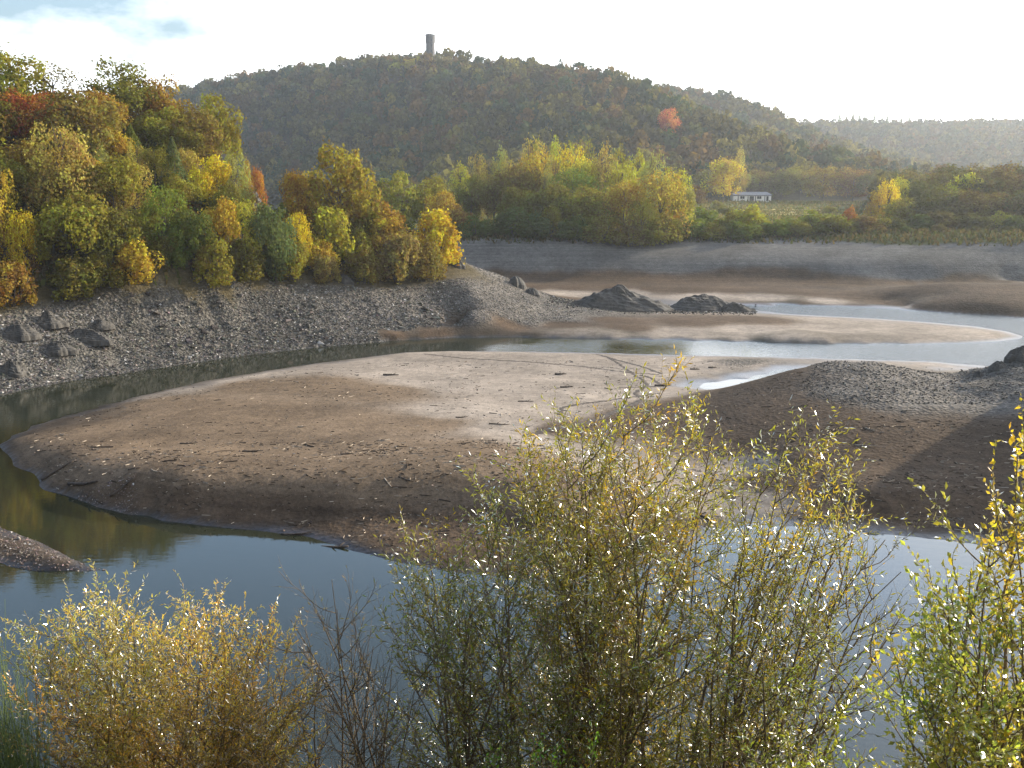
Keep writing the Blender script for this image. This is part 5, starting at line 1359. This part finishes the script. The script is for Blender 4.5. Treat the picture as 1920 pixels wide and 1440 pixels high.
class Bush:
    def __init__(s, seed): s.rs = np.random.RandomState(seed); s.wood = Geo(); s.lp = []; s.ld = []; s.lc = []; s.ls = []
    def curve(s, a, b, d0, n, wob):
        """from a to b, leaving in direction d0"""
        Ls = np.linalg.norm(b - a); c = a + d0 * Ls * 0.5
        t = np.linspace(0, 1, n)[:, None]
        P = (1 - t) ** 2 * a + 2 * t * (1 - t) * c + t ** 2 * b
        ph = s.rs.uniform(0, 6, 3)
        P = P + wob * Ls * np.sin(t * s.rs.uniform(4, 9) + ph) * t * (1 - t) * 2
        return P
    def leaves_on(s, P, t0, step, size, hue, skip=0.0):
        seg = np.linalg.norm(np.diff(P, axis=0), axis=1); cum = np.concatenate([[0], np.cumsum(seg)]); Ls = cum[-1]
        d = np.arange(t0 * Ls, Ls, step) + s.rs.uniform(-.4, .4, max(0, len(np.arange(t0 * Ls, Ls, step)))) * step
        d = d[s.rs.uniform(size=len(d)) >= skip]
        if not len(d): return
        pos = np.stack([np.interp(d, cum, P[:, k]) for k in range(3)], 1)
        tan = unit(P[-1] - P[0])
        s.lp.append(pos); k = len(d)
        dr = tan * 0.75 + s.rs.normal(0, 0.55, (k, 3)) + np.array([0, 0, -0.12])
        s.ld.append(dr / np.linalg.norm(dr, axis=1, keepdims=True))
        s.ls.append(size * s.rs.uniform(0.6, 1.25, k)); s.lc.append(np.tile(hue, (k, 1)) * s.rs.uniform(0.65, 1.35, (k, 1)) * (1 + s.rs.normal(0, 0.07, (k, 3))))
    def stem(s, root, tip, r0, branches, blen, twigs, tlen, leaf, lstep, hues, leafy=1.0, t_start=0.28, lean=0.35):
        rs = s.rs
        d0 = unit(np.array([rs.normal(0, lean) * 0.5, rs.normal(0, lean) * 0.4, 1.0]))
        P = s.curve(root, tip, d0, 16, 0.02)
        s.wood.tube(P, r0 * (1 - np.linspace(0, 1, 16) ** 0.8 * 0.9) + 0.0015, 6)
        hue = np.array(hues[rs.randint(len(hues))])
        s.leaves_on(P, 0.62, lstep, leaf, hue, 1 - leafy)
        side = unit(np.cross(P[-1] - P[0], [0.2, 1, 0.1]))
        for k in range(branches):
            t = t_start + (0.97 - t_start) * (k + rs.uniform(0, 0.8)) / branches
            i = min(14, int(t * 15)); f = t * 15 - i
            b = P[i] + (P[i + 1] - P[i]) * f; tan = unit(P[i + 1] - P[i])
            out = rs.normal(0, 1, 3); out -= tan * out.dot(tan); out = unit(out)
            L1 = blen * (1.15 - 0.5 * t) * rs.uniform(0.6, 1.3)
            dr = unit(tan * 0.75 + out * rs.uniform(0.45, 1.05) + np.array([0, 0, 0.12]))
            e = b + dr * L1 + np.array([0, 0, 0.10 * L1])
            Q = s.curve(b, e, unit(dr + out * 0.4), 9, 0.035)
            s.wood.tube(Q, r0 * 0.36 * (1 - t * 0.5) * (1 - np.linspace(0, 1, 9) * 0.82) + 0.001, 4)
            h2 = hue if rs.uniform() < 0.6 else np.array(hues[rs.randint(len(hues))])
            s.leaves_on(Q, 0.35, lstep, leaf, h2, 1 - leafy)
            for m in range(twigs):
                u = 0.15 + 0.8 * (m + rs.uniform(0, 1)) / twigs; j = min(7, int(u * 8))
                o2 = rs.normal(0, 1, 3); o2 = unit(o2); tn = unit(Q[j + 1] - Q[j])
                L2 = tlen * rs.uniform(0.5, 1.3)
                e2 = Q[j] + unit(tn * 0.8 + o2 * 0.75 + np.array([0, 0, 0.2])) * L2
                T = s.curve(Q[j], e2, unit(tn + o2 * 0.4), 5, 0.05)
                s.wood.tube(T, np.linspace(0.0032, 0.0012, 5), 3, False)
                s.leaves_on(T, 0.1, lstep, leaf, h2, 1 - leafy)
    def finish(s, name, label, cat, loc, width, group=None, stem_name='branches', fold=0.35, clip=None):
        loc = np.array(loc)
        root = link(name, None, loc=loc); tag(root, label, cat, group)
        me = np_mesh(stem_name, np.concatenate(s.wood.v) - loc, np.concatenate(s.wood.q), np.concatenate(s.wood.t) if s.wood.t else None, True, None, [MAT['twig']])
        link(stem_name, me, root)
        P = np.concatenate(s.lp) - loc; D = np.concatenate(s.ld); S = np.concatenate(s.ls)[:, None]; Cc = np.clip(np.concatenate(s.lc) * np.array([1.75, 1.72, 1.25]), 0.005, 0.8); n = len(P)
        up = s.rs.normal(0, 1, (n, 3)); B = np.cross(D, up); B /= np.linalg.norm(B, axis=1, keepdims=True) + 1e-9; Nn = np.cross(B, D)
        w = S * width
        mid = P + D * S * 0.45
        curl = Nn * S * s.rs.uniform(-0.12, 0.12, (n, 1))
        v = np.stack([P, mid + B * w * 0.5 + Nn * w * fold, P + D * S + curl, mid - B * w * 0.5 + Nn * w * fold, mid + curl * 0.2], 1)
        i = np.arange(n)[:, None] * 5
        tr = np.concatenate([i + np.array([[0, 1, 4]]), i + np.array([[1, 2, 4]]), i + np.array([[2, 3, 4]]), i + np.array([[3, 0, 4]])])
        link('foliage', np_mesh('foliage', v.reshape(-1, 3), None, tr, attrs={'tint': np.repeat(Cc, 5, axis=0)}, mats=[MAT['leaf_near']]), root)
        return n

def tip(px, py, Y): return np.array(at_y(px, py, Y))
def root_at(px, Y):
    x = (px - 960) / FPX * Y
    return np.array([x, Y, gz(x, Y) - 0.15])

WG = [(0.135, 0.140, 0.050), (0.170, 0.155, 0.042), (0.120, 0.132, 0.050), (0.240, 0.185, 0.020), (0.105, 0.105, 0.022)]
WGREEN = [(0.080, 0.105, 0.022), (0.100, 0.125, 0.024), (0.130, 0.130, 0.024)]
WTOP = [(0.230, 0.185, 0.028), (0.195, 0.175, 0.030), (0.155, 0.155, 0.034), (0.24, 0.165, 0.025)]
NLEAF = 0
def willow(name, label, seed, rootpx, rootY, tips, branches, blen, twigs, tlen, leaf, lstep, r0, width=0.2, low=None, leafy=1.0, tops=WTOP, mids=WG, lows=WGREEN, y_hi=950, y_lo=1150, t_start=0.28, cat='bush', group=None, fold=0.35, dy=12):
    global NLEAF
    b = Bush(seed); rt = root_at(rootpx, rootY)
    for k, tp in enumerate(tips):
        lf = tp[3] if len(tp) > 3 else (leafy if tp[1] < 1120 or low is None else low)
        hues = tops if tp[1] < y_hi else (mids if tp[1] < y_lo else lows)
        off = np.array([b.rs.normal(0, 0.22), b.rs.normal(0, 0.22), 0])
        r = rt + off; r[2] = gz(r[0], r[1]) - 0.15
        T = tip(tp[0], tp[1] + dy, tp[2])
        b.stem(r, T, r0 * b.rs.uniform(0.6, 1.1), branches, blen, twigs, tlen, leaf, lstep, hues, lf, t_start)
    NLEAF += b.finish(name, label, cat, rt, width, group, fold=fold)

GB = 'willow bushes in the foreground'
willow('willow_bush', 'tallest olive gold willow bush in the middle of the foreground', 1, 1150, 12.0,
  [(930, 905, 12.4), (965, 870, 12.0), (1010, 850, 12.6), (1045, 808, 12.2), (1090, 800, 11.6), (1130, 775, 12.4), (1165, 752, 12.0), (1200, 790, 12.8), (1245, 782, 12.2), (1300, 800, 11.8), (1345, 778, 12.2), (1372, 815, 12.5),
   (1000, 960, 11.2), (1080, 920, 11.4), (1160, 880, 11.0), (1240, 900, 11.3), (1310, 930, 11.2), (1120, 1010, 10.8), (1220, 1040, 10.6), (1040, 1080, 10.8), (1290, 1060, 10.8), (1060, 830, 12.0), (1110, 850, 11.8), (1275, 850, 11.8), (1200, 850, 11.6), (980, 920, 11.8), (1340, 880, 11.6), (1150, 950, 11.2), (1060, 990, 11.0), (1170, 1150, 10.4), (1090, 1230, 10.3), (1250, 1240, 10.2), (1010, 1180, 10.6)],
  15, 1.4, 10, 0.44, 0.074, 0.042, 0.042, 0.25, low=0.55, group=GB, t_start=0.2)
willow('willow_bush', 'olive willow bush right of the tallest one with thin branches over the blue water', 2, 1420, 11.6,
  [(1440, 868, 12.0), (1478, 812, 12.2), (1510, 880, 11.8), (1560, 890, 12.2), (1605, 910, 12.0), (1635, 938, 12.2), (1400, 940, 11.4), (1470, 960, 11.2), (1540, 985, 11.4), (1600, 1010, 11.6), (1660, 1000, 11.8, 0.6), (1690, 1060, 11.6, 0.35), (1698, 1130, 11.4, 0.3), (1640, 1080, 11.4, 0.5),
   (1380, 1060, 10.8), (1450, 1090, 10.6), (1520, 1110, 10.8), (1590, 1150, 10.8), (1350, 1180, 10.4), (1430, 1220, 10.3), (1530, 1240, 10.4), (1620, 1230, 10.6, 0.6)],
  14, 1.3, 9, 0.42, 0.074, 0.044, 0.042, 0.25, low=0.55, group=GB, t_start=0.2)
willow('willow_bush', 'lower olive willow bush left of the tallest one, before the lake', 3, 890, 11.4,
  [(735, 1100, 11.6), (768, 1085, 11.4), (800, 1000, 11.8), (838, 990, 11.6), (885, 992, 11.4), (925, 960, 11.8), (950, 1000, 11.2), (760, 1150, 11.0), (830, 1080, 11.2), (890, 1080, 11.0), (950, 1090, 10.8), (810, 1180, 10.6), (880, 1180, 10.6), (960, 1200, 10.4), (740, 1220, 10.6, 0.5), (1000, 1280, 10.2)],
  15, 1.25, 10, 0.42, 0.068, 0.040, 0.040, 0.25, low=0.5, group=GB, t_start=0.2)
willow('willow_bush', 'nearly leafless willow bush with dark upright twigs left of the olive willows', 4, 690, 10.8,
  [(545, 1150, 11.0, 0.25), (585, 1115, 11.2, 0.2), (622, 1075, 11.2, 0.15), (632, 1130, 11.0, 0.15), (560, 1200, 10.8, 0.25), (660, 1180, 10.8, 0.12), (700, 1200, 10.8, 0.12), (735, 1240, 10.6, 0.15), (600, 1230, 10.6, 0.15), (780, 1270, 10.6, 0.15), (640, 1290, 10.4, 0.12), (560, 1290, 10.4, 0.2), (705, 1300, 10.4, 0.12)],
  12, 0.9, 8, 0.34, 0.055, 0.05, 0.03, mids=[(0.20, 0.15, 0.05), (0.24, 0.2, 0.09)], lows=[(0.18, 0.12, 0.04)], group=GB)
AU = [(0.50, 0.32, 0.06), (0.42, 0.28, 0.06), (0.34, 0.26, 0.07), (0.52, 0.31, 0.05)]
AUL = [(0.38, 0.225, 0.06), (0.38, 0.24, 0.06), (0.22, 0.155, 0.05), (0.22, 0.175, 0.045)]
AUT = [(0.28, 0.24, 0.07), (0.25, 0.23, 0.075), (0.32, 0.25, 0.06)]
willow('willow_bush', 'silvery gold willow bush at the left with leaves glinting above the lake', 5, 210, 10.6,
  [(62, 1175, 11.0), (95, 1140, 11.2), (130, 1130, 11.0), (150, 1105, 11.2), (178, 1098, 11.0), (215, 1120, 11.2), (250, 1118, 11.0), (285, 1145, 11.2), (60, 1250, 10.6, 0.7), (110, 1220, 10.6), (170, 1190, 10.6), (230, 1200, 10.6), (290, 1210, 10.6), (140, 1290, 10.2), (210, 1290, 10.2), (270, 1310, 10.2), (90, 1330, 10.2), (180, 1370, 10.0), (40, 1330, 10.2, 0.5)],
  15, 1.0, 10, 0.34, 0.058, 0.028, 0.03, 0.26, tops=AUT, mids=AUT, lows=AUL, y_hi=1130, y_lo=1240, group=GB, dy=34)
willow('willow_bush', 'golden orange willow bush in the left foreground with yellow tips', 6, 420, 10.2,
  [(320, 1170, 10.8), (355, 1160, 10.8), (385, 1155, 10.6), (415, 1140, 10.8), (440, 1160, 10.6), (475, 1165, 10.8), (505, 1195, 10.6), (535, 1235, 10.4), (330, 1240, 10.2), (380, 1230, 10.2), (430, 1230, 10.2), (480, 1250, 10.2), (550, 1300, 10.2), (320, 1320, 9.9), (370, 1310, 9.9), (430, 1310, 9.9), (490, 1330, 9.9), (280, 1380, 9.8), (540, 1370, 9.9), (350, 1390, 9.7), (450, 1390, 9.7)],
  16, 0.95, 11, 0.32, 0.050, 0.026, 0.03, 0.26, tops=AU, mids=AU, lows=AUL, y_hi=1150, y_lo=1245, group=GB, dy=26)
# leafy tree at the right edge
RG = [(0.18, 0.215, 0.055), (0.21, 0.235, 0.065), (0.24, 0.23, 0.06), (0.27, 0.22, 0.05)]
RT = [(0.27, 0.21, 0.03), (0.24, 0.21, 0.04), (0.17, 0.17, 0.04)]
willow('maple_tree', 'green and yellow leafy young tree cut by the right edge', 7, 1960, 8.2,
  [(1908, 840, 8.6), (1940, 825, 8.4), (1880, 925, 8.4), (1915, 890, 8.2), (1960, 850, 8.4), (1860, 1000, 8.2), (1905, 990, 8.0), (1820, 1060, 8.2), (1775, 1085, 8.4), (1870, 1090, 8.0), (1750, 1140, 8.4), (1810, 1140, 8.0), (1725, 1200, 8.4), (1680, 1225, 8.6, 0.8), (1780, 1210, 8.0), (1850, 1190, 7.8), (1915, 1150, 7.8), (1720, 1290, 8.0), (1790, 1300, 7.8), (1860, 1290, 7.6), (1920, 1270, 7.6), (1700, 1370, 7.8), (1770, 1390, 7.6), (1850, 1390, 7.5)],
  9, 0.75, 5, 0.30, 0.060, 0.034, 0.035, width=0.55, tops=RT, mids=RG, lows=RG, y_hi=1030, y_lo=1100, cat='tree', fold=0.15, t_start=0.45)
# low green shrub under the willows
willow('shrub', 'low leafy green shrub under the willows at the lower edge', 8, 1560, 9.6,
  [(1480, 1360, 9.6), (1540, 1330, 9.6), (1600, 1350, 9.6), (1640, 1390, 9.6), (1430, 1400, 9.5), (1560, 1400, 9.4)], 9, 0.4, 6, 0.2, 0.06, 0.035, 0.02, width=0.4, lows=[(0.12, 0.15, 0.03), (0.15, 0.16, 0.03)], cat='shrub', fold=0.15)
willow('shrub', 'small bright green shrub between the willow stems at the lower edge', 9, 1000, 9.6,
  [(940, 1390, 9.6), (1000, 1370, 9.6), (1060, 1400, 9.6), (1120, 1410, 9.5)], 9, 0.4, 6, 0.2, 0.055, 0.035, 0.02, width=0.4, lows=[(0.06, 0.14, 0.02), (0.08, 0.15, 0.02)], cat='shrub', fold=0.15)
# broom at the left edge: green rods
def broom():
    rs = np.random.RandomState(3); g = Geo(); rt = root_at(-20, 9.8)
    for k in range(330):
        tp = tip(rs.normal(5, 45), 1440 - abs(rs.normal(0, 95)) - 40 * (rs.uniform() < .3), rs.uniform(9.4, 10.4)); tp[2] = max(tp[2], rt[2] + 1.5)
        a = rt + np.array([rs.normal(0, .35), rs.normal(0, .3), 0.2]); m = (a + tp) / 2 + np.array([rs.normal(0, .05), 0, .15])
        g.tube([a, m, tp], [0.006, 0.0045, 0.0018], 3, False)
        for q in range(3):
            f = rs.uniform(.55, .95); b = a + (tp - a) * f
            g.tube([b, b + np.array([rs.normal(0, .06), rs.normal(0, .06), rs.uniform(.1, .25)])], [0.003, 0.0012], 3, False)
    MAT['broom'] = plain('broom_green', (0.070, 0.100, 0.028), 0.6, 0.3, 4.0)
    r = link('broom_bush', None, loc=rt); tag(r, 'green broom bush of thin upright rods at the lower left corner', 'bush')
    me = g.mesh('rods', MAT['broom']); me.transform(Matrix.Translation(-Vector(rt))); link('rods', me, r)
broom()
print('near leaves', NLEAF)
